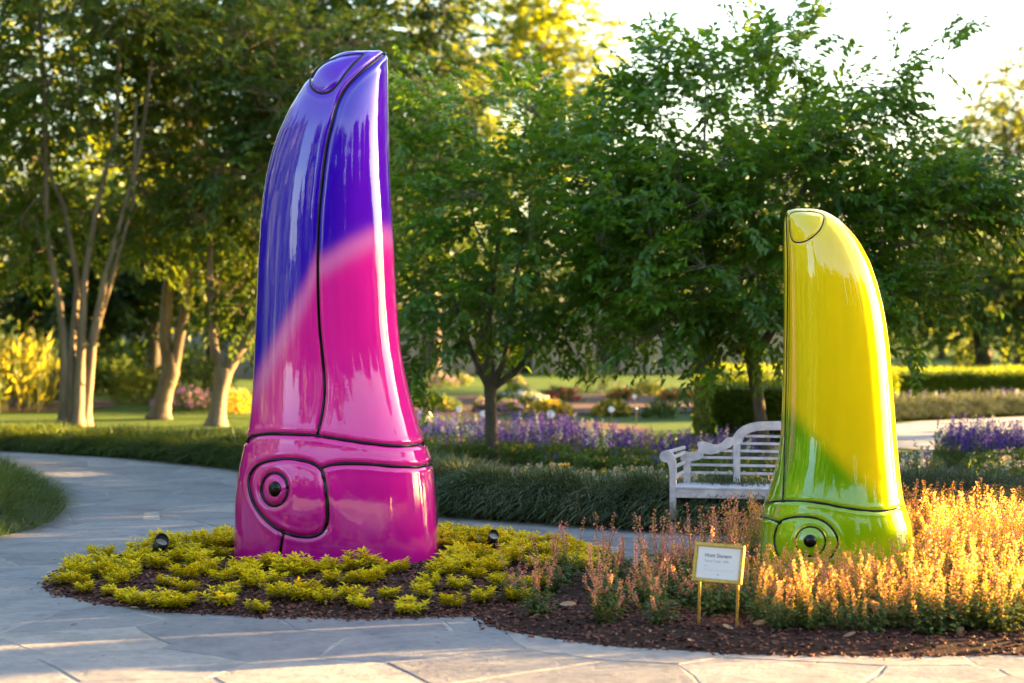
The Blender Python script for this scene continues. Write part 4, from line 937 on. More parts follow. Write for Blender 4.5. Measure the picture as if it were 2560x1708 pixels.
wf = [(p_[0], p_[1]) for p_ in back_w]
grass_border('border_grass', 'low green grass bank along the far side of the path at the left', [G(*q)[:2] for q in [(-300, 1120), (0, 1130), (300, 1148), (600, 1178), (800, 1215), (900, 1240)]], [3.2, 3.2, 3.0, 2.2, 1.6, 1.2], [.26, .28, .32, .38, .45, .45], 26000, M['grass_green'], 101, .30, thin=.011, tb=-.04)
grass_border('border_grass', 'dark arching grass bank between the pink sculpture and the bench', [G(*q)[:2] for q in [(860, 1228), (1000, 1272), (1100, 1297), (1400, 1318), (1700, 1338), (2000, 1348), (2280, 1346)]], [1.3, 1.4, 1.3, 1.3, 1.3], [.46, .46, .47, .50, .50], 30000, M['grass_grey'], 102, .33, thin=.0085, tb=.12)
grass_border('border_grass', 'silvery green grass mounds to the right of the yellow sculpture', [G(*q)[:2] for q in [(2200, 1349), (2350, 1345), (2600, 1335), (2900, 1325)]], [1.4, 1.5, 1.5, 1.3], [.50, .58, .42, .38], 15000, M['grass_silver'], 103, .36, thin=.008)
grass_border('border_grass', 'pale grass strip beyond the far path at the right', [G(*q)[:2] for q in [(2200, 1056), (2350, 1050), (2600, 1040), (3000, 1035)]], [1.6, 1.8, 1.8], [.42, .46, .46], 7000, M['grass_silver'], 104, .4, thin=.016)
# left mound of grass beside the path
lm = [G(*q)[:2] for q in [(-260, 1395), (-60, 1362), (60, 1346), (125, 1325), (162, 1292), (168, 1262), (150, 1230), (110, 1205)]]
def grass_clump(name, label, poly_px, H_, n, mat, seed, bl_=.3, thin=.008, tb=0.):
    g = np.random.default_rng(seed); poly = closed_smooth([G(*q)[:2] for q in poly_px], 80); P = sample_poly(poly, n, g); d = edge_dist(P, poly); c = poly.mean(0)
    z = H_ * (1 - (1 - np.clip(d / .7, 0, 1)) ** 2); nz = 1 + .15 * np.sin(P[:, 0] * 5) * np.cos(P[:, 1] * 4)
    rows = []; K = 12
    for k in range(K):
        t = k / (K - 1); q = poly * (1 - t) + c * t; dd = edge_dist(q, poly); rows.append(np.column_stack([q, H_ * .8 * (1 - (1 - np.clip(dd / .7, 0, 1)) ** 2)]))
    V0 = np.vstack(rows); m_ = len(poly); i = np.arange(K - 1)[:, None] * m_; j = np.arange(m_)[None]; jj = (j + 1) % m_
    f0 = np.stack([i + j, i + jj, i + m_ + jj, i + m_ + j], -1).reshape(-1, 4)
    e = 1e-2; gx_ = (edge_dist(P + [e, 0], poly) - d) / e; gy_ = (edge_dist(P + [0, e], poly) - d) / e
    D = np.column_stack([-gx_, -gy_, np.zeros(n)]) * np.clip(1.2 - d, .15, 1)[:, None] + g.normal(0, .4, (n, 3))
    V, f, k = blades(np.column_stack([P, z * .85 * nz]), D, bl_ * g.uniform(.6, 1.25, n), thin * g.uniform(.7, 1.4, n), np.clip(.95 - d * .8 + g.normal(0, .15, n), .2, 1.25), g)
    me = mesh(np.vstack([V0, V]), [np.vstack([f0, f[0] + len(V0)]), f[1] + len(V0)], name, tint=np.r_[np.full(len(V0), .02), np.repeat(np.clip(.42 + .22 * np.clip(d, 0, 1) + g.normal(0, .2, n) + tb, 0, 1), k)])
    return tag(obj(name, me, mat), label, 'grass', None, 'stuff')
grass_clump('border_grass', 'rounded tuft of bright green grass bulging onto the path at the left edge', [(-500, 1400), (-200, 1378), (0, 1350), (95, 1330), (150, 1300), (165, 1272), (150, 1245), (95, 1222), (0, 1205), (-300, 1190), (-600, 1200)], .30, 20000, M['grass_green'], 105, .30, .009, .02)

def salvia_bed(label, poly_px, n_sp, n_lf, seed, h=.62, white=.14, spread=.12):
    """upright violet and white flower spikes over grey-green foliage"""
    g = np.random.default_rng(seed); poly = closed_smooth([G(*q)[:2] for q in poly_px], 60)
    B = sample_poly(poly, n_sp, g); hh = h * g.uniform(.72, 1.12, n_sp) * (1 + .12 * np.sin(B[:, 0] * 2.3)); wh = g.random(n_sp) < white + .25 * (np.sin(B[:, 0] * 3.1 + seed) > .8)
    KK = 24; t = np.tile(np.linspace(.52, 1, KK), (n_sp, 1)); lean = g.normal(0, .07, (n_sp, 2))
    P = np.stack([B[:, 0, None] + lean[:, 0, None] * t * hh[:, None], B[:, 1, None] + lean[:, 1, None] * t, t * hh[:, None]], -1).reshape(-1, 3)
    D = g.normal(0, 1, P.shape) + [0, 0, .5]; r_ = (.026 * (1.25 - t)).reshape(-1, 1) + .010
    P = P + nrm(D * [1, 1, 0]) * r_ * .4
    V1, f1, k1 = leaves(P, D, g.normal(0, 1, P.shape), r_[:, 0] * 1.7, r_[:, 0] * 1.3, False)
    w_ = np.repeat(np.repeat(wh, KK), 1)
    mid1 = np.tile(np.where(w_, 2, 1), 2)
    Pl = sample_poly(poly, n_lf, g); zl = h * .62 * g.random(n_lf) ** .7 * (1 + .2 * np.sin(Pl[:, 0] * 4 + Pl[:, 1] * 3)); P = np.column_stack([Pl, zl])
    V0, f0, k0 = leaves(P, g.normal(0, 1, (n_lf, 3)) + [0, 0, .7], np.array([0, 0, 1.0]) + g.normal(0, .5, (n_lf, 3)), .085 * g.uniform(.6, 1.3, n_lf), .028, False)
    tint = np.r_[np.clip(np.repeat(.2 + zl / (h * .62) * .5 + g.normal(0, .15, n_lf), k0), 0, 1), np.repeat(g.random(len(w_)), k1)]
    me = mesh(np.vstack([V0, V1]), [np.vstack([f0, f1 + len(V0)])], 'salvia_flowers', tint=tint, midx=np.r_[np.zeros(len(f0)), mid1])
    return tag(obj('salvia_flowers', me, [M['salvia_leaf'], M['blue_flower'], M['white_flower']]), label, 'flowers', None, 'stuff')
salvia_bed('mass of violet and white salvia spikes behind the dark grass bank', [(860, 1100), (1040, 1096), (1230, 1106), (1450, 1124), (1650, 1148), (1850, 1166), (1960, 1178), (1960, 1205), (1600, 1192), (1400, 1168), (1230, 1150), (1050, 1152), (860, 1148)], 640, 15000, 111, .50)
salvia_bed('violet salvia spikes in front of the far path at the right', [(2330, 1150), (2420, 1140), (2600, 1140), (2800, 1150), (2800, 1190), (2500, 1192), (2350, 1180)], 300, 6000, 112, .60)
salvia_bed('thin white salvia spikes just right of the yellow sculpture', [(2230, 1185), (2300, 1180), (2360, 1195), (2340, 1215), (2230, 1215)], 26, 900, 113, .42, .8)
salvia_bed('violet and white flowers behind the far grass strip', [(2200, 1020), (2500, 1012), (2900, 1005), (2900, 1018), (2500, 1028), (2200, 1035)], 160, 3000, 114, .36, .5)
def lantana(label, poly_px, n_lf, n_fl, mats, seed, h=.34):
    g = np.random.default_rng(seed); poly = closed_smooth([G(*q)[:2] for q in poly_px], 60)
    P = sample_poly(poly, n_lf, g); zt = h * (1 + .25 * np.sin(P[:, 0] * 3.3) * np.cos(P[:, 1] * 4)); z = zt * g.random(n_lf) ** .5; P = np.column_stack([P, z])
    V0, f0, k0 = leaves(P, g.normal(0, 1, (n_lf, 3)) + [0, -.3, .5], np.array([0, 0, 1.0]) + g.normal(0, .5, (n_lf, 3)), .07 * g.uniform(.6, 1.3, n_lf), .035, False)
    C = sample_poly(poly, n_fl, g); zt = h * (1 + .25 * np.sin(C[:, 0] * 3.3) * np.cos(C[:, 1] * 4)) * 1.03; C = np.column_stack([C, zt])
    C = np.repeat(C, 7, 0) + g.normal(0, .016, (n_fl * 7, 3)); V1, f1, k1 = leaves(C, g.normal(0, 1, C.shape), g.normal(0, .5, C.shape) + [0, -.5, 1], .034, .032, False)
    mi = np.repeat(g.choice(len(mats), n_fl), 7) + 1
    me = mesh(np.vstack([V0, V1]), [np.vstack([f0, f1 + len(V0)])], 'lantana_flowers', tint=np.r_[np.clip(np.repeat(.25 + z / h * .45 + g.normal(0, .12, n_lf), k0), 0, 1), np.repeat(g.random(len(C)), k1)], midx=np.r_[np.zeros(len(f0)), np.tile(mi, 2)])
    return tag(obj('lantana_flowers', me, [M['perennial']] + mats), label, 'flowers', None, 'stuff')
lantana('low cream and yellow blossoms along the top of the dark grass bank', [(1050, 1215), (1300, 1228), (1700, 1244), (2000, 1252), (2000, 1280), (1700, 1275), (1350, 1255), (1050, 1240)], 9000, 330, [M['pale_flower'], M['pale_flower'], M['yellow_flower']], 121, .26)
lantana('green leafy band with a few yellow blossoms in front of the violet salvia spikes', [(1000, 1152), (1180, 1156), (1280, 1160), (1450, 1172), (1700, 1196), (1960, 1208), (1960, 1240), (1650, 1228), (1420, 1205), (1290, 1178), (1180, 1172), (1000, 1175)], 12000, 90, [M['yellow_flower'], M['blue_flower']], 125, .30)
lantana('golden yellow blossoms beside the pink sculpture under the forked tree', [(1000, 1190), (1140, 1195), (1300, 1205), (1500, 1215), (1500, 1232), (1250, 1225), (1000, 1218)], 4500, 170, [M['yellow_flower']], 122, .15)
lantana('pale pink blossoms behind the silvery mounds at the right edge', [(2400, 1240), (2520, 1225), (2700, 1215), (2700, 1290), (2560, 1290), (2440, 1270)], 5000, 120, [M['pale_flower']], 123, .42)
lantana('low violet flowers on the grass right of the yellow sculpture', [(2440, 1205), (2560, 1195), (2700, 1195), (2700, 1215), (2500, 1222)], 2500, 16, [M['blue_flower']], 124, .3)

# colourful far clumps
def clump(label, px, py, wpx, hpx, fm, nf, seed, fl=.055, leafm=None, cat='flowers'):
    b = G(px, py); k = b[1] / F
    return shrub('flower_clump', label, b, wpx * k / 2, max(.35, wpx * k * .35), hpx * k, 420, .12, .05, leafm or M['perennial'], seed, cat, M[fm] if fm else None, nf, fl, 'flower clumps beyond the lawn')
CL = [('white phlox-like flowers right of the forked tree trunk', 1330, 1022, 90, 36, 'white_flower', 85), ('small white flowers further left behind the forked trunk', 1265, 1008, 60, 30, 'white_flower', 40), ('mauve flowers in front of the white ones', 1265, 1030, 75, 24, 'pink_flower', 45),
      ('single mauve clump left of the forked trunk', 1204, 1030, 34, 26, 'pink_flower', 26), ('deep red flowers in the middle of the far bed', 1400, 1004, 100, 34, 'red_flower', 60), ('red flowers at the right of the far bed', 1555, 1000, 70, 26, 'orange_flower', 42), ('orange-red flowers nearest the hedge block', 1690, 1002, 90, 28, 'orange_flower', 34),
      ('wide golden yellow clump in front of the red flowers', 1375, 1040, 115, 36, 'yellow_flower', 150), ('golden yellow clump further right near the lawn', 1530, 1038, 95, 34, 'yellow_flower', 90), ('dark bushy clump without flowers near the lawn edge', 1650, 1042, 80, 36, None, 0),
      ('leafy green clump left of the forked trunk', 1110, 1028, 90, 34, 'yellow_flower', 8), ('white flowers at the far back near the wall', 1300, 985, 60, 20, 'white_flower', 22), ('pink flowers close to the far wall at the left', 1100, 970, 90, 34, 'pink_flower', 34), ('pink flowers close to the far wall in the middle', 1290, 965, 40, 22, 'pink_flower', 12),
      ('pale pink flowers beside the first wall pillar', 1150, 962, 60, 26, 'pale_flower', 26), ('tall pale green clump in front of the far wall', 1500, 985, 130, 70, 'pink_flower', 10), ('yellow and green clump below the far wall', 1620, 990, 80, 34, 'yellow_flower', 20), ('green clump at the far left of the colourful bed', 1040, 1012, 90, 30, None, 0)]
for i, c_ in enumerate(CL):
    t_ = clump(c_[0], c_[1], c_[2], c_[3], c_[4], c_[5], c_[6], 200 + i, .07)
# left background shrubs
def canna(label, poly_px, n, seed):
    g = np.random.default_rng(seed); poly = closed_smooth([G(*q)[:2] for q in poly_px], 40); n2 = n * 11; S0 = np.repeat(sample_poly(poly, n, g), 11, 0)
    z = np.tile(np.linspace(.15, 1.25, 11), n) * np.repeat(g.uniform(.8, 1.15, n), 11)
    P = np.column_stack([S0 + g.normal(0, .03, (n2, 2)), z]); V, f, k = leaves(P, g.normal(0, .6, (n2, 3)) + [0, 0, 1.2], g.normal(0, 1, (n2, 3)) + [0, 0, .6], .42 * g.uniform(.7, 1.2, n2), .10, True)
    tg = np.clip(np.repeat(z / 1.4 * .9 + g.normal(0, .12, n2), k), 0, 1)  # leaves turn golden with height, sunlight put into their colour
    T = thing('canna_plants', label, 'shrub', (poly.mean(0)[0], poly.mean(0)[1], 0)); c_ = np.array([*poly.mean(0), 0])
    obj('foliage', mesh(V - c_, [f], 'foliage', tint=tg), M['canna'], T)
    mb = MB()
    for q in range(n): s = S0[q * 11] - c_[:2]; mb.tube([[s[0], s[1], -.02], [s[0], s[1], 1.1]], [.012, .006], 4)
    obj('stems', mb.mesh('stems'), M['canna'], T)
canna('tall leafy plants with sunlight coloured into their golden tips at the left edge', [(-200, 1010), (0, 1008), (150, 1012), (140, 1032), (0, 1036), (-200, 1036)], 150, 131)
shrub('shrub', 'light green large-leaved shrub between the first two pale trunks', G(275, 985), 1.0, .8, .85, 1100, .26, .12, M['perennial'], 132)
shrub('shrub', 'round loose shrub behind the second and third pale trunks', G(480, 990), 1.1, .9, 1.15, 1400, .16, .07, M['salvia_leaf'], 133)
shrub('shrub', 'dark rounded shrub left of the second pale trunk', G(370, 1008), .9, .8, .85, 1200, .14, .06, M['leaf_olive'], 134)
shrub('shrub', 'lilac-flowering low shrub between the second and third pale trunks', G(465, 1024), .75, .5, .5, 900, .10, .04, M['perennial'], 135, 'shrub', M['pink_flower'], 120, .06)
shrub('shrub', 'brown-red low shrub just right of the third pale trunk', G(590, 1030), .5, .45, .5, 600, .1, .04, M['agastache_flower'], 136)
shrub('shrub', 'dark mass of shrub far behind the first pale trunks', G(330, 950), 3.2, 1, 1.3, 1500, .3, .15, M['leaf_dark'], 137)

# far wall with pillars
def wall():
    Y = 76; x0, x1 = at(930, 900, Y)[0], at(2080, 900, Y)[0]
    T = thing('garden_wall', 'long pale stone wall with pillars behind the colourful beds', 'wall', ((x0 + x1) / 2, Y, 0)); hw = (x1 - x0) / 2
    mb = MB(); mb.box(-hw, hw, 0, .5, 0, 2.3); obj('wall', mb.mesh(), M['wall_stone'], T)
    mb = MB(); mb.box(-hw - .1, hw + .1, -.08, .58, 2.303, 2.45); obj('coping', mb.mesh(), M['wall_stone'], T)
    for k, px in enumerate([1115, 1165, 1400, 1640, 1900]):
        x = at(px, 900, Y)[0] - (x0 + x1) / 2; mb = MB(); mb.box(x - .35, x + .35, -.35, -.003, 0, 2.296); obj('pillar', mb.mesh('pillar'), M['wall_stone'], T)
    for px in [1085, 1210, 1300, 1520, 1760]:
        x = at(px, 900, Y)[0] - (x0 + x1) / 2; mb = MB(); mb.box(x - .45, x + .45, -.02, .1, .0, 1.9); obj('opening', mb.mesh('opening'), M['dark_opening'], T)
    Y = 70; x0, x1 = at(300, 900, Y)[0], at(760, 900, Y)[0]; hw = (x1 - x0) / 2
    T = thing('garden_wall', 'grey stone wall seen between the second and third pale trunks', 'wall', ((x0 + x1) / 2, Y, 0))
    mb = MB(); mb.box(-hw, hw, 0, .5, 0, 1.7); mb.box(hw * .2, hw, -.6, -.003, 0, 2.1); obj('wall', mb.mesh(), M['wall_grey'], T)
    mb = MB(); mb.box(-hw - .1, hw * .2 - .01, -.08, .58, 1.703, 1.85); obj('coping', mb.mesh(), M['wall_stone'], T)
    mb = MB(); mb.box(hw * .52, hw * .64, -.62, -.5, .0, 1.5); obj('door', mb.mesh(), M['dark_opening'], T)
wall()
b = G(2515, 930); T = thing('gate_post', 'pale stone post behind the hedge at the right edge', 'post', (b[0], 56, 0)); mb = MB(); mb.box(-.17, .17, -.17, .17, 0, 2.15); obj('shaft', mb.mesh(), M['wall_stone'], T); mb = MB(); mb.box(-.24, .24, -.24, .24, 2.153, 2.3); obj('cap', mb.mesh(), M['wall_stone'], T)

# small white plant labels
def plant_label(px, py, hpx, r_px, label, first=[None]):
    b = G(px, py); k = b[1] / F; h = hpx * k
    T = thing('plant_label', label, 'plant label', b, 0, 'white plant labels in the far bed')
    mb = MB(); mb.tube([[0, 0, 0], [0, 0, h]], .008, 6); obj('stake', mb.mesh(), M['black_plastic'], T)
    mb = MB(); rr = r_px * k; q = Matrix.Translation((0, -.012, h)) @ Matrix.Rotation(R(68), 4, 'X')
    mb.lathe([(0, 0), (rr * .8, 0), (rr, .004), (rr, .012), (rr * .8, .016), (0, .016)], 12, q); obj('plate', mb.mesh(), M['white_tag'], T)
for px, py, hp, rp, lb in [(1055, 1060, 30, 7, 'white plant label nearest the pink sculpture'), (1147, 1052, 28, 8, 'white plant label left of the forked trunk'), (1208, 1060, 25, 9, 'white plant label touching the forked trunk on its left'), (1377, 1062, 26, 10, 'bright white plant label in front of the golden clump'), (1528, 1056, 32, 8, 'white plant label in front of the second golden clump'), (1302, 1012, 30, 7, 'white plant label among the white flowers'), (1585, 1014, 22, 6, 'white plant label beside the red flowers'), (2279, 1010, 35, 5, 'small white plant label in front of the long hedge')]:
    plant_label(px, py, hp, rp, lb)
b = G(1590, 1066); T = thing('stake', 'thin dark stake standing in the lawn beside the mulch tongue', 'stake', b); mb = MB(); mb.tube([[0, 0, 0], [0, 0, .34]], .012, 6); obj('rod', mb.mesh(), M['black_plastic'], T); mb = MB(); mb.lathe([(0, .36), (.03, .35), (.03, .335), (0, .33)], 10); obj('cap', mb.mesh(), M['white_tag'], T)

#BENCH
# ================================================================== bench
def bench():
    p0 = G(1683, 1337); ang = R(-14)
    T = thing('garden_bench', 'weathered silver-grey wooden bench with a curved scrolled back behind the yellow sculpture', 'bench', p0, ang)
    tk = M['teak']; Wd = 1.80; Dp = .52; k = .1765
    def add(name, mb, bv=.004): return bevel(obj(name, fix_normals(mb.mesh(name)), tk, T), bv)
    sc_, cz = k / 256 / .965, math.cos(ang)
    def bx(zx): return (zx - 555) * sc_ + .05
    def bz(zy): return (1323 - (1030 + zy * k)) / 256
    half = Wd / 2
    # crest: left half outline mirrored
    up = [(470, 560), (520, 556), (560, 566), (600, 576), (650, 574), (690, 552), (712, 520), (713, 490), (695, 465), (703, 438), (735, 421), (790, 418), (850, 434), (910, 455), (975, 455), (1025, 432), (1068, 388), (1098, 357), (1135, 350), (1180, 350), (1200, 310), (1245, 248), (1310, 195), (1400, 155), (1500, 132), (1620, 122), (1730, 118), (1813, 117)]
    dn = [(1813, 238), (1730, 239), (1620, 244), (1500, 256), (1420, 280), (1370, 310), (1330, 345), (1300, 440), (1190, 452), (1150, 490), (1090, 516), (1030, 545), (970, 577), (900, 592), (840, 595), (795, 582), (778, 600), (782, 640), (740, 665), (680, 680), (620, 695), (540, 700), (470, 690)]
    U = [(bx(a), bz(b)) for a, b in up]; Dn = [(bx(a), bz(b)) for a, b in dn]; c = bx(1813)
    mir = lambda L: [(2 * c - a, b) for a, b in L]
    poly = U + mir(U)[::-1][1:] + mir(Dn) [::-1]+ Dn[1:]
    # order: upper left->right, lower right->left
    poly = U + mir(U)[::-1][1:] + (mir(Dn)[::-1]) + Dn[1:] if False else U + mir(U[:-1])[::-1] + mir(Dn)[::-1] + Dn[1:]
    lower = mir(Dn)[::-1]       # from right end to centre
    poly = U + mir(U[:-1])[::-1] + lower + Dn[1:]
    mb = MB(); mb.prism(poly, Dp - .02, Dp + .022); add('crest_rail', mb)
    L_, R_ = bx(555), 2 * c - bx(555)
    for x in (L_, R_):
        mb = MB(); mb.box(x - .032, x + .032, Dp - .025, Dp + .045, 0.0, bz(690) + .02); add('back_leg', mb)
    for x in (bx(1235), 2 * c - bx(1235)):
        mb = MB(); mb.box(x - .033, x + .033, Dp - .018, Dp + .02, .44, bz(452) + .006); add('back_stile', mb)
    for zy, zx in [(330, 1335), (435, 1280), (540, 1030), (640, 775), (745, 590), (855, 590)]:
        mb = MB(); z = bz(zy); a = bx(zx); mb.box(a, 2 * c - a, Dp - .007, Dp + .010, z - .0125, z + .0125); add('back_slat', mb, .002)
    # front posts with scrolled heads
    for sgn, x in ((1, 0.0), (-1, R_ + L_)):
        f = lambda a: x + sgn * a
        out_ = [(f(.03), 0), (f(-.03), 0), (f(-.03), .56), (f(-.036), .64), (f(-.05), .685)]
        cxx, czz, r_ = -.072, .742, .056
        out_ += [(f(cxx + r_ * math.cos(t)), czz + r_ * math.sin(t)) for t in np.linspace(R(-70), R(-270), 12)]
        out_ += [(f(-.035), .797), (f(-.005), .775), (f(.018), .735), (f(.028), .68), (f(.03), .6)]
        mb = MB(); mb.prism(out_, -.035, .03); add('arm_post', mb)
        for (zz, xo) in ((.785, -.075), (.735, .0), (.64, .0), (.55, .0)):
            xx = x + sgn * (xo if zz > .77 else 0); mb = MB(); mb.bar((x + sgn * (-.05 if zz > .77 else .0), .03, zz), (x + sgn * .03, Dp - .025, zz + .015), .02, .03); add('arm_slat', mb, .002)
        mb = MB(); mb.box(f(0) - .02, f(0) + .02, .03, Dp - .026, .40, .455); add('side_rail', mb)
        mb = MB(); mb.box(f(0) - .018, f(0) + .018, .03, Dp - .026, .115, .165); add('stretcher', mb)
    x0, x1 = .031, R_ + L_ - .031
    mb = MB(); mb.box(x0, x1, -.028, -.002, .355, .438); add('front_rail', mb)
    for q in range(6):
        y0 = -.034 + q * .092; mb = MB(); mb.box(x0, x1, y0, y0 + .078, .440, .460); add('seat_slat', mb, .003)
    mb = MB(); mb.box(x0, x1, .02, .055, .10, .17); add('stretcher', mb)
    mb = MB(); mb.box(x0, x1, Dp - .02, Dp + .015, .10, .17); add('stretcher', mb)
    mb = MB(); a = bx(1565); mb.box(a, a + .055, Dp - .024, Dp - .0205, bz(212), bz(176)); obj('plaque', mb.mesh(), M['brass'], T)
bench()

# ================================================================== sign
def sign():
    mid = at(1798, 1411, 12.62); base = G(1790, 1600); yaw = R(-20)
    T = thing('title_sign', 'small white title card in a gilt frame on two gold stakes among the flowers', 'sign', (base[0], base[1], .05), yaw)
    w_, h_ = .325, .250; zc = mid[2] - .05; tl = R(-14)
    Mx = Matrix.Translation((mid[0] - base[0], 0, zc)) @ Matrix.Rotation(R(2.2), 4, 'Y') @ Matrix.Rotation(tl, 4, 'X')
    def add(name, mb, mat, bv=0):
        mb.v = [np.array([Mx @ Vector(v) for v in np.vstack(mb.v)])]; o = obj(name, fix_normals(mb.mesh(name)), mat, T); return bevel(o, bv) if bv else o
    fw = .022
    def frame(outer_w, outer_h, fw_, y0, y1, name):
        for (ax, az, bx_, bz_) in ((-outer_w / 2, outer_h / 2 - fw_, outer_w / 2, outer_h / 2), (-outer_w / 2, -outer_h / 2, outer_w / 2, -outer_h / 2 + fw_)):
            mb = MB(); mb.box(ax, bx_, y0, y1, az, bz_); add(name, mb, M['gold'], .004)
        for sx in (-1, 1):
            xa, xb = sorted((sx * outer_w / 2, sx * (outer_w / 2 - fw_))); mb = MB(); mb.box(xa, xb, y0 + .0005, y1, -outer_h / 2 + fw_, outer_h / 2 - fw_); add(name, mb, M['gold'], .003)
    frame(w_, h_, fw, -.012, .022, 'frame')
    frame(w_ - .030, h_ - .030, .010, -.005, .004, 'inner_bead')
    mb = MB(); mb.box(-w_ / 2 + fw - .002, w_ / 2 - fw + .002, -.001, .015, -h_ / 2 + fw - .002, h_ / 2 - fw + .002); add('card', mb, M['sign_paper'])
    def text(s, x, z, size, mat, off=0):
        cu = bpy.data.curves.new('lettering', 'FONT'); cu.body = s; cu.size = size; cu.offset = off; cu.extrude = 0; cu.materials.append(mat)
        tmp = bpy.data.objects.new('lettering', cu); lm_ = bpy.data.meshes.new_from_object(tmp); bpy.data.objects.remove(tmp)
        o = bpy.data.objects.new('lettering', lm_); COL.objects.link(o); o.parent = T
        if not lm_.materials: lm_.materials.append(mat)
        o['kind'] = 'stuff'
        o.matrix_local = Mx @ Matrix.Translation((x, -.0016, z)) @ Matrix.Rotation(R(90), 4, 'X')
    text('Hunt Slonem', -.092, .037, .0330, M['ink'], .0003)
    text('Toucan Tango , 2026', -.092, .006, .0185, M['ink_pale'], .0001)
    text('Resin', -.092, -.024, .015, M['ink_faint'])
    text('101" x 36" x 42" | 84" x 36" x 42"', -.092, -.050, .0145, M['ink_faint'])
    text('\u2022', .0, -.083, .03, M['ink'])
    for x in (-.125, .125):
        top = Mx @ Vector((x, .024, -.02)); mb = MB(); mb.bar((x + mid[0] - base[0] - .01, .03, -.04), tuple(top), .018, .012, (0, 1, 0)); bevel(obj('stake', fix_normals(mb.mesh('stake')), M['gold'], T), .002)
sign()

# ================================================================== spotlights
def spotlight(label, px, py, Y, tiltx, tilty, s=1.25, z0=.06):
    v = at(px, py, Y); b = (v[0], Y, z0)
    T = thing('garden_spotlight', label, 'spotlight', b, 0, 'black spotlights in the round bed'); zc = (v[2] - z0) / s; T.scale = (s, s, s)
    A = Matrix.Translation((0, 0, zc)) @ Matrix.Rotation(tilty, 4, 'Y') @ Matrix.Rotation(tiltx, 4, 'X')
    mb = MB(); mb.lathe([(0, -.105), (.022, -.10), (.032, -.075), (.036, -.03), (.044, -.01), (.047, .07), (.043, .07), (.040, .055)], 20, A)
    obj('housing', mb.mesh('housing', True), M['black_plastic'], T)
    mb = MB(); pr = [(.047, .070), (.049, .072)]
    mb.lathe([(0, .056), (.040, .056), (.041, .054)], 20, A); obj('lens', mb.mesh('lens'), M['lens'], T)
    # cut-back hood over the rear half of the rim
    hood = MB(); an = np.linspace(R(20), R(200), 14); V = []
    for t in an:
        for r_, z_ in ((.047, .068), (.047, .068 + .03 * math.sin((t - R(20)) / R(180) * math.pi)), (.044, .068 + .03 * math.sin((t - R(20)) / R(180) * math.pi)), (.044, .068)): V.append(A @ Vector((r_ * math.cos(t), r_ * math.sin(t), z_)))
    f = [[i * 4 + a, i * 4 + 4 + a, i * 4 + 4 + (a + 1) % 4, i * 4 + (a + 1) % 4] for i in range(13) for a in range(4)]
    hood.add(np.array(V), f); obj('hood', hood.mesh('hood'), M['black_plastic'], T)
    mb = MB(); mb.tube([[0, 0, -.08], [0.004, 0, .02], [.03, 0, zc - .09], [.02, 0, zc - .03]], [.011, .011, .010, .012], 8)
    kn = A @ Vector((0, 0, -.06)); mb.tube([[kn[0] - .03, kn[1], kn[2] - .015], [kn[0] + .075, kn[1], kn[2] + .0]], .012, 10); obj('bracket', mb.mesh('bracket'), M['black_plastic'], T)
spotlight('black bullet spotlight tilted up at the pink sculpture from the left of the bed', 397, 1373, 16.25, R(25), R(24))
spotlight('black bullet spotlight half hidden by pink flower stems right of the pink sculpture', 1230, 1352, 16.8, R(38), R(18), .95)
v = G(453, 1462); T = thing('well_light', 'short black cup-shaped ground light among the lime plants', 'light', (v[0], v[1], .06))
mb = MB(); mb.lathe([(0, -.02), (.034, -.02), (.040, .085), (.049, .09), (.049, .10), (.040, .10), (.036, .085)], 20); obj('housing', mb.mesh('housing', True), M['black_plastic'], T)
mb = MB(); mb.lathe([(0, .093), (.036, .088)], 20); obj('lens', mb.mesh('lens', True), M['dark_opening'], T)
v = G(1872, 1490, .3); T = thing('garden_spotlight', 'small black spotlight in front of the yellow sculpture base', 'spotlight', (at(1815, 1450, 13.9)[0], 13.9, .05)); mb = MB(); mb.lathe([(0, .0), (.03, .0), (.04, .12), (.04, .15), (.0, .14)], 16); obj('housing', mb.mesh('housing', True), M['black_plastic'], T)

#SMALL
# ================================================================== lime spirea clumps
def spirea_meshes(k):
    g = np.random.default_rng(300 + k); sh = 11; P, D, U, tint, Ls = [], [], [], [], []
    mb = MB()
    for s in range(sh):
        a = s / sh * 6.28 + g.uniform(-.3, .3) if s else 0; r_ = (.105 * math.sqrt((s + .3) / sh)) * g.uniform(.8, 1.2); hx = g.uniform(.10, .165) * (1 - r_ * 1.8)
        tip = np.array([math.cos(a) * r_, math.sin(a) * r_, hx]); mb.tube([[tip[0] * .2, tip[1] * .2, -.01], tip * [.7, .7, .6], tip], [.003, .0025, .002], 3, False)
        for q in range(17):
            t = .35 + .65 * q / 16; an = q * 2.4 + a; e = .30 + .75 * t ** 3
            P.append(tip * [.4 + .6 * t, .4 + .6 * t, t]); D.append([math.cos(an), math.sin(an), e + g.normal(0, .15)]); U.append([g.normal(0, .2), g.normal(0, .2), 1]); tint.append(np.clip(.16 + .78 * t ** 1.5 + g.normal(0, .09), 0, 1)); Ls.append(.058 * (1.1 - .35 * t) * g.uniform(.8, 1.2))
    V, f, kk = leaves(np.array(P), np.array(D), np.array(U), np.array(Ls), .020, True, .22)
    return mesh(V, [f], 'leaves', tint=np.repeat(tint, kk)), mb.mesh('stems')
SPM = [spirea_meshes(k) for k in range(7)]
for a, b in SPM: a.materials.append(M['spirea']); b.materials.append(M['bark_dark'])
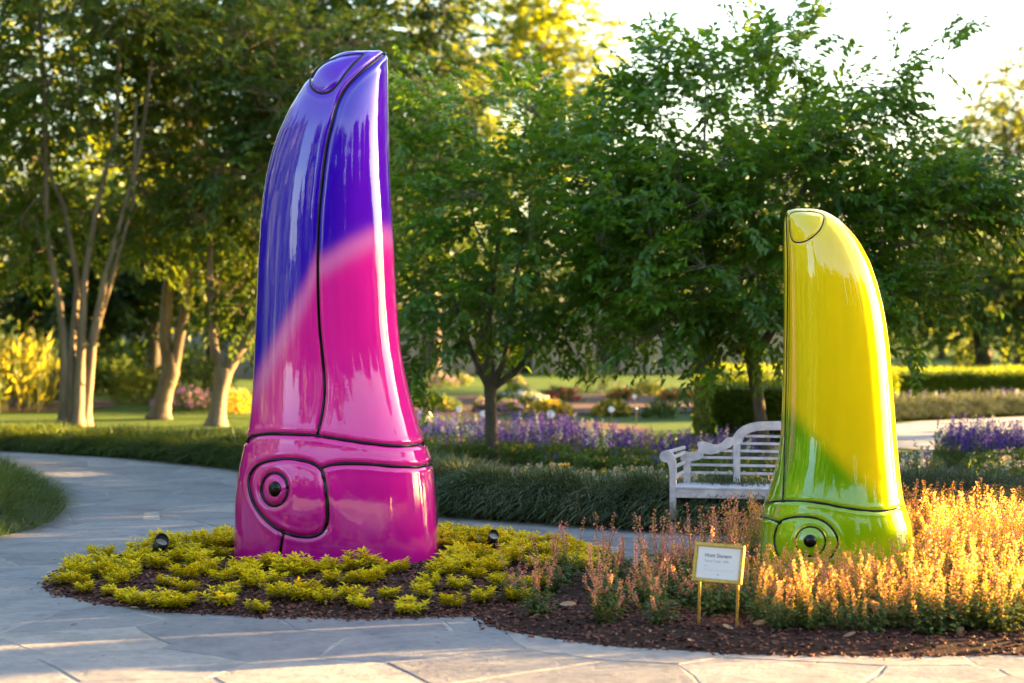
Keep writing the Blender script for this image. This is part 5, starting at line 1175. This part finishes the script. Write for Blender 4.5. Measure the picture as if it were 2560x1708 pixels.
sp_pos = [(x, y + (37 if y > 1480 else 26 if y > 1460 else 18)) for x, y in [(554, 1497), (643, 1508), (620, 1478), (819, 1497), (900, 1504), (1022, 1508), (1138, 1480), (1122, 1503), (1205, 1493), (740, 1493), (765, 1487), (695, 1489), (968, 1489), (915, 1470), (836, 1468), (869, 1489),
          (674, 1466), (753, 1450), (898, 1437), (962, 1450), (1072, 1473), (1058, 1487), (1097, 1450), (1115, 1440), (1290, 1490), (1255, 1478), (1180, 1460), (1220, 1450), (470, 1492), (408, 1470), (440, 1498), (402, 1492), (345, 1490), (275, 1478), (215, 1470), (160, 1458), (190, 1445), (240, 1450), (300, 1462), (330, 1452),
          (560, 1462), (520, 1452), (620, 1446), (660, 1440), (710, 1450), (800, 1445), (840, 1440), (930, 1436), (1010, 1445), (690, 1436), (590, 1440)]]
g = np.random.default_rng(55); pts = [G(*q)[:2] for q in sp_pos]
tries = 0
while len(pts) < 160 and tries < 9000:
    tries += 1; q = sample_poly(bed1, 1, g)[0]; px, py = proj(np.array([q[0], q[1], .05]))
    if py > 1440 and px > 340 and (g.random() > .10 or py > 1512): continue
    if edge_dist(q[None], bed1)[0] < .13: continue
    if np.hypot(q[0] - ctr[0], (q[1] - ctr[1]) * 1.1) < .93: continue
    if px > 1560: continue
    if 545 < px < 1125 and 1380 < py < 1452: continue
    if min(np.linalg.norm(q - p_) for p_ in pts) < .185: continue
    if min(np.hypot(px - 400, (py - 1412) * 2), np.hypot(px - 1232, (py - 1395) * 2)) < 34: continue
    pts.append(q)
first = None
for i, q in enumerate(pts):
    if np.hypot(q[0] - ctr[0], (q[1] - ctr[1]) * 1.35) < .86: continue
    px, py = proj(np.array([q[0], q[1], .05])); s = g.uniform(.80, 1.18) * (1 if py > 1470 else 1.05 if py > 1440 else 1.22)
    if px > 1150 and py < 1440: s *= .85
    if py > 1490: s *= .92
    if px < 330: lab = 'lime-yellow leafy clump at the left tip of the round mulch bed'
    elif px < 600 and py < 1455: lab = 'lime-yellow leafy clump in the dense drift around the left black spotlight'
    elif px < 600: lab = 'lime-yellow leafy clump in the open mulch left of the pink sculpture'
    elif px < 1100 and py < 1420: lab = 'lime-yellow leafy clump close behind the pink sculpture'
    elif px < 860: lab = 'lime-yellow leafy clump in front of the left half of the pink sculpture'
    elif px < 1110: lab = 'lime-yellow leafy clump in front of the right half of the pink sculpture'
    elif py < 1440: lab = 'lime-yellow leafy clump behind the flower stems right of the pink sculpture'
    else: lab = 'lime-yellow leafy clump near the joint of the two mulch beds'
    z = bed_z(q[None], bed1)[0]; T = thing('lime_spirea', lab, 'plant', (q[0], q[1], z - .005), g.uniform(0, 6.28), lab.replace('clump', 'clumps'))
    T.scale = (s * 1.12, s * 1.12, s * g.uniform(.66, .86)); T.rotation_euler = (g.normal(0, .12), g.normal(0, .12), g.uniform(0, 6.28)); a, b = SPM[i % 7]
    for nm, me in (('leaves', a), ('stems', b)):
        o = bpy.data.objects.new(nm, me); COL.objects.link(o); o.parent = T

# ================================================================== flower spikes of the right-hand bed
def agastache_meshes(k):
    g = np.random.default_rng(400 + k); st = MB(); P, D, U, tn, Ls, Ws = [], [], [], [], [], []; FP, FD, FL, FT = [], [], [], []
    for s in range(int(g.integers(6, 9))):
        a = g.uniform(0, 6.28); r0 = g.uniform(0, .09); sp = g.uniform(.02, .22); hh = g.uniform(.28, .70); b = np.array([math.cos(a) * r0, math.sin(a) * r0, 0])
        cv = g.normal(0, .045, 2)
        def pt(t): return b + np.array([math.cos(a) * sp * t + cv[0] * math.sin(3 * t), math.sin(a) * sp * t + cv[1] * math.sin(3 * t), hh * t])
        tt = np.linspace(0, 1, 7); st.tube([pt(t) for t in tt], np.linspace(.0035, .0014, 7), 3, False)
        nl = 17
        for q in range(nl):
            t = .06 + .62 * q / nl
            for sd_ in (0, math.pi):
                an = q * 1.57 + sd_ + a; P.append(pt(t)); D.append([math.cos(an), math.sin(an), g.uniform(-.2, .4)]); U.append([0, 0, 1]); Ls.append(g.uniform(.04, .075) * (1.2 - t)); Ws.append(.62 * Ls[-1]); tn.append(np.clip(.35 + .4 * t + g.normal(0, .18), 0, 1))
        for q in range(22):     # airy whorls of small florets
            t = .50 + .50 * q / 21
            for w_ in range(3):
                an = g.uniform(0, 6.28); e = g.uniform(-.1, .9); rr = g.uniform(.003, .020) * (1.35 - t); c0 = pt(t) + np.array([math.cos(an) * rr, math.sin(an) * rr, g.normal(0, .006)])
                FP.append(c0); FD.append([math.cos(an), math.sin(an), e]); big = g.random() < (.50 if k < 3 else .20); FL.append(.026 if big else g.uniform(.011, .022)); FT.append(g.uniform(.75, 1) if big else np.clip(g.normal(.38, .2), 0, .8))  # lowest-numbered variants get more pink, the look of flowers in shade
    for q in range(125):          # low leaves round the foot
        an = g.uniform(0, 6.28); r_ = g.uniform(.02, .19); P.append([math.cos(an) * r_, math.sin(an) * r_, g.uniform(.02, .34) * (1 - r_ * 2)]); D.append([math.cos(an), math.sin(an), g.uniform(-.3, .5)]); U.append([g.normal(0, .3), g.normal(0, .3), 1]); Ls.append(g.uniform(.045, .085)); Ws.append(.6 * Ls[-1]); tn.append(np.clip(g.normal(.45, .2), 0, 1))
    V, f, kk = leaves(np.array(P), np.array(D, float), np.array(U, float), np.array(Ls), np.array(Ws), True, .25)
    fol = mesh(V, [f], 'leaves', tint=np.repeat(tn, kk))
    FL = np.array(FL); V, f, kk = leaves(np.array(FP), np.array(FD, float), g.normal(0, 1, (len(FP), 3)), FL, FL * .62, False)
    flo = mesh(V, [f], 'flower_spikes', tint=np.repeat(FT, kk)); stm = st.mesh('stems')
    at2 = stm.attributes.new('tint', 'FLOAT', 'POINT'); at2.data.foreach_set('value', np.full(len(stm.vertices), .5, np.float32))
    return fol, flo, stm
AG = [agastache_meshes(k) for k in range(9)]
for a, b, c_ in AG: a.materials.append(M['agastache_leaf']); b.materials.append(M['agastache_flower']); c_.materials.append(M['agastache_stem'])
g = np.random.default_rng(66); pts = []; tries = 0
while len(pts) < 285 and tries < 20000:
    tries += 1; q = sample_poly(bed2, 1, g)[0]; px, py = proj(np.array([q[0], q[1], .05]))
    lim = np.interp(px, [1200, 1260, 1350, 1500, 1700, 2000, 2300, 2600], [1526, 1536, 1552, 1566, 1578, 1592, 1592, 1588])
    if py > lim or px < 1235 or px > 2680: continue
    if py < np.interp(px, [1230, 1500, 1750, 1900], [1462, 1460, 1448, 1390]): continue
    if 1690 < px < 1895 and py > 1552: continue
    if edge_dist(q[None], bed2)[0] < .12: continue
    if abs(q[0] - ctr2[0]) < .66 and abs(q[1] - ctr2[1]) < .62: continue
    dm = np.interp(px, [1230, 1400, 1700, 1900], [.46, .40, .30, .15])
    if min([np.linalg.norm(q - p_) for p_ in pts] + [9]) < dm * g.uniform(.8, 1.2): continue
    pts.append(q)
for i, q in enumerate(pts):
    px, py = proj(np.array([q[0], q[1], .05])); z = bed_z(q[None], bed2)[0]
    s = g.uniform(.8, 1.05) * np.interp(px, [1230, 1400, 1700, 2100, 2560], [.76, .78, .82, .94, .94]) * np.interp(py, [1400, 1480, 1580], [1.0, 1.0, .8])
    if px < 1400: lab = 'sparse dusky pink flower spikes at the left end of the long bed'
    elif px < 1720: lab = 'dusky pink flower spikes between the path and the title sign'
    elif px < 1880 and py > 1500: lab = 'leafy pink flower spikes around the stakes of the title sign'
    elif px < 1900: lab = 'pink flower spikes behind the title sign in front of the bench'
    elif px < 2290 and q[1] < ctr2[1]: lab = 'golden-lit flower spikes in front of the yellow sculpture'
    elif px < 2290: lab = 'flower spikes behind the yellow sculpture base'
    elif py > 1500: lab = 'golden-lit flower spikes in the front rows right of the yellow sculpture'
    else: lab = 'golden-lit flower spikes in the back rows right of the yellow sculpture'
    if 1830 < px < 2290 and q[1] < ctr2[1]: s *= np.interp(q[1], [13.2, 14.4], [.86, .60])
    T = thing('agastache_plant', lab, 'flower plant', (q[0], q[1], z - .01), 0, lab); T.scale = (s * .95, s * .95, s); T.rotation_euler = (g.normal(0, .07), g.normal(0, .07), g.uniform(0, 6.28))
    for nm, me in zip(('leaves', 'flower_spikes', 'stems'), AG[i % 3 if px < 1800 + 60 * math.sin(i) else 3 + i % 6]):  # pinker variants at the left put the shade into the flower colour
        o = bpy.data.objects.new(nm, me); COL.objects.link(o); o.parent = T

# ================================================================== fallen leaves and small litter
def fallen(px, py, L, rz, label, tint=.6, up=.3, bed_=None):
    p_ = G(px, py); z = .026 if bed_ is None else bed_z(p_[None, :2], bed_)[0] + .012
    g = np.random.default_rng(int(px * 7 + py)); n_ = 9; t = np.linspace(0, 1, n_); wv = np.sin(t * math.pi) ** .8 * L * .24
    V = np.vstack([np.column_stack([t * L - L / 2, wv, .25 * wv + .12 * L * up * (t * 2 - 1) ** 2]), np.column_stack([t * L - L / 2, 0 * t, .12 * L * up * (t * 2 - 1) ** 2]), np.column_stack([t * L - L / 2, -wv, .3 * wv + .12 * L * up * (t * 2 - 1) ** 2])])
    i = np.arange(n_ - 1); f = np.vstack([np.stack([i + r_ * n_, i + 1 + r_ * n_, i + 1 + (r_ + 1) * n_, i + (r_ + 1) * n_], -1) for r_ in (0, 1)])
    o = obj('fallen_leaf', mesh(V, [f], 'fallen_leaf', tint=np.clip(g.normal(tint, .1, len(V)), 0, 1), smooth=True), M['dry_leaf'], None, (p_[0], p_[1], z)); o.rotation_euler = (g.normal(0, .25) + up, g.normal(0, .2), rz)
    return tag(o, label, 'leaf', 'dry leaves fallen on the beds and path')
FL = [(502, 1488, .085, 2.4, 'tan dry leaf on the mulch among the lime clumps left of the pink sculpture', .7, .5, bed1), (484, 1512, .08, .2, 'brown curled leaf on the mulch below the lime clumps', .3, .3, bed1), (812, 1536, .07, 1.3, 'upright pale leaf near the front edge of the round bed', .9, .9, bed1), (922, 1534, .07, .4, 'flat tan leaf on the front edge of the round bed', .6, .2, bed1),
      (1160, 1524, .08, 1.9, 'pale leaf on the mulch near where the beds meet', .8, .5, bed1), (356, 1510, .10, .5, 'grey-tan leaf at the left front of the round bed', .8, .2, bed1), (335, 1534, .07, .2, 'thin tan leaf lying at the left bed edge', .7, .1, bed1), (1420, 1548, .12, .1, 'large tan leaf under the sparse pink spikes', .6, .4, bed2), (1342, 1566, .06, .6, 'small tan leaf at the left end of the long bed', .6, .3, bed2),
      (1820, 1606, .10, .5, 'pale leaf between the two gold stakes', .7, .4, bed2), (1900, 1598, .10, .2, 'brown leaf just right of the gold stakes', .3, .5, bed2), (2068, 1592, .13, 1.0, 'large bright curled leaf lit by the sun in the mulch', 1., 1.1, bed2), (2125, 1622, .09, -.4, 'orange-tan leaf beside the curled bright one', .4, .6, bed2), (2295, 1596, .14, 0., 'long flat pale leaf at the right of the long bed', 1., .1, bed2),
      (2400, 1612, .09, .8, 'small brown leaf at the right front of the long bed', .4, .3, bed2), (1724, 1626, .05, .9, 'rounded tan leaf at the front edge below the sign', .6, .6, bed2), (470, 1398, .16, .25, 'long pale leaf on the paving left of the pink sculpture', 1., .1, None), (483, 1277, .10, .9, 'small leaf on the sunny patch of the path', .6, .4, None), (185, 1571, .05, .3, 'tiny tan leaf on the paving at the left', .5, .1, None)]
for q in FL: fallen(*q)
v = G(422, 1524); T = thing('seedling', 'grey-green broad-leaved seedling at the front edge of the round bed', 'plant', (v[0], v[1], .05))
V, f, k = leaves(np.zeros((4, 3)), np.array([[.2, -.3, .8], [.6, -.2, .35], [-.7, -.2, .1], [.5, -.6, .0]]), np.array([[0, -1, .3]] * 4, float), np.array([.09, .07, .08, .05]), .045); obj('leaves', mesh(V, [f], 'leaves', tint=np.full(len(V), .9)), M['salvia_leaf'], T)
# loose crumbs of mulch and debris on the paving near the beds
g = np.random.default_rng(88); n_ = 420; bb_ = np.vstack([bed1, bed2]); c0 = bb_[g.integers(0, len(bb_), n_)] + g.normal(0, .22, (n_, 2)); ex_ = np.column_stack([g.uniform(-4, 4, 160), g.uniform(10.8, 24, 160)]); c0 = np.vstack([c0, ex_])
c0 = c0[~in_poly(c0, bed1) & ~in_poly(c0, bed2)]; n_ = len(c0); Cc = np.column_stack([c0, np.full(n_, .026)])
V, f, k = leaves(Cc, np.column_stack([g.normal(0, 1, (n_, 2)), np.full(n_, .1)]), np.array([0, 0, 1.0]) + g.normal(0, .3, (n_, 3)), g.uniform(.008, .035, n_), g.uniform(.004, .012, n_), True)
tag(obj('debris', mesh(V, [f], 'debris', tint=np.repeat(g.random(n_) * .8, k)), M['chip']), 'scattered crumbs of mulch on the flagstones', 'debris', None, 'stuff')

STUFF = {'leaves', 'flower_spikes', 'flowers', 'foliage', 'crown', 'branches', 'stems'}
for o in bpy.data.objects:
    if o.parent and o.name.split('.')[0] in STUFF: o['kind'] = 'stuff'

# ordinal labels for plants that can be counted along a row
ORD = 'first second third fourth fifth sixth seventh eighth ninth tenth eleventh twelfth thirteenth fourteenth fifteenth sixteenth seventeenth eighteenth nineteenth twentieth twenty-first twenty-second twenty-third twenty-fourth twenty-fifth twenty-sixth twenty-seventh twenty-eighth twenty-ninth thirtieth'.split()
def rows(stem_, bands, text, xr=(-1e9, 1e9)):
    items = []
    for o in bpy.data.objects:
        if o.parent is None and o.name.split('.')[0] == stem_:
            px, py = proj(np.array(o.location)); items.append((float(px), float(py), o))
    for lo, hi, rn in bands:
        r_ = sorted([i for i in items if lo <= i[1] < hi and xr[0] < i[0] < xr[1]], key=lambda i: i[0])
        for k, (_, _, o) in enumerate(r_[:30]): o['label'] = text % (ORD[k], rn)
rows('lime_spirea', [(1504, 1600, 'front row'), (1486, 1504, 'second row'), (1470, 1486, 'third row'), (1456, 1470, 'fourth row')], 'lime-yellow leafy clump, %s from the left in the %s of the round bed')
rows('agastache_plant', [(1556, 1640, 'front row'), (1538, 1556, 'second row'), (1518, 1538, 'third row'), (1502, 1518, 'fourth row'), (1488, 1502, 'fifth row'), (1474, 1488, 'sixth row'), (1460, 1474, 'seventh row')], 'flower-spike plant, %s from the left in the %s of the long bed')
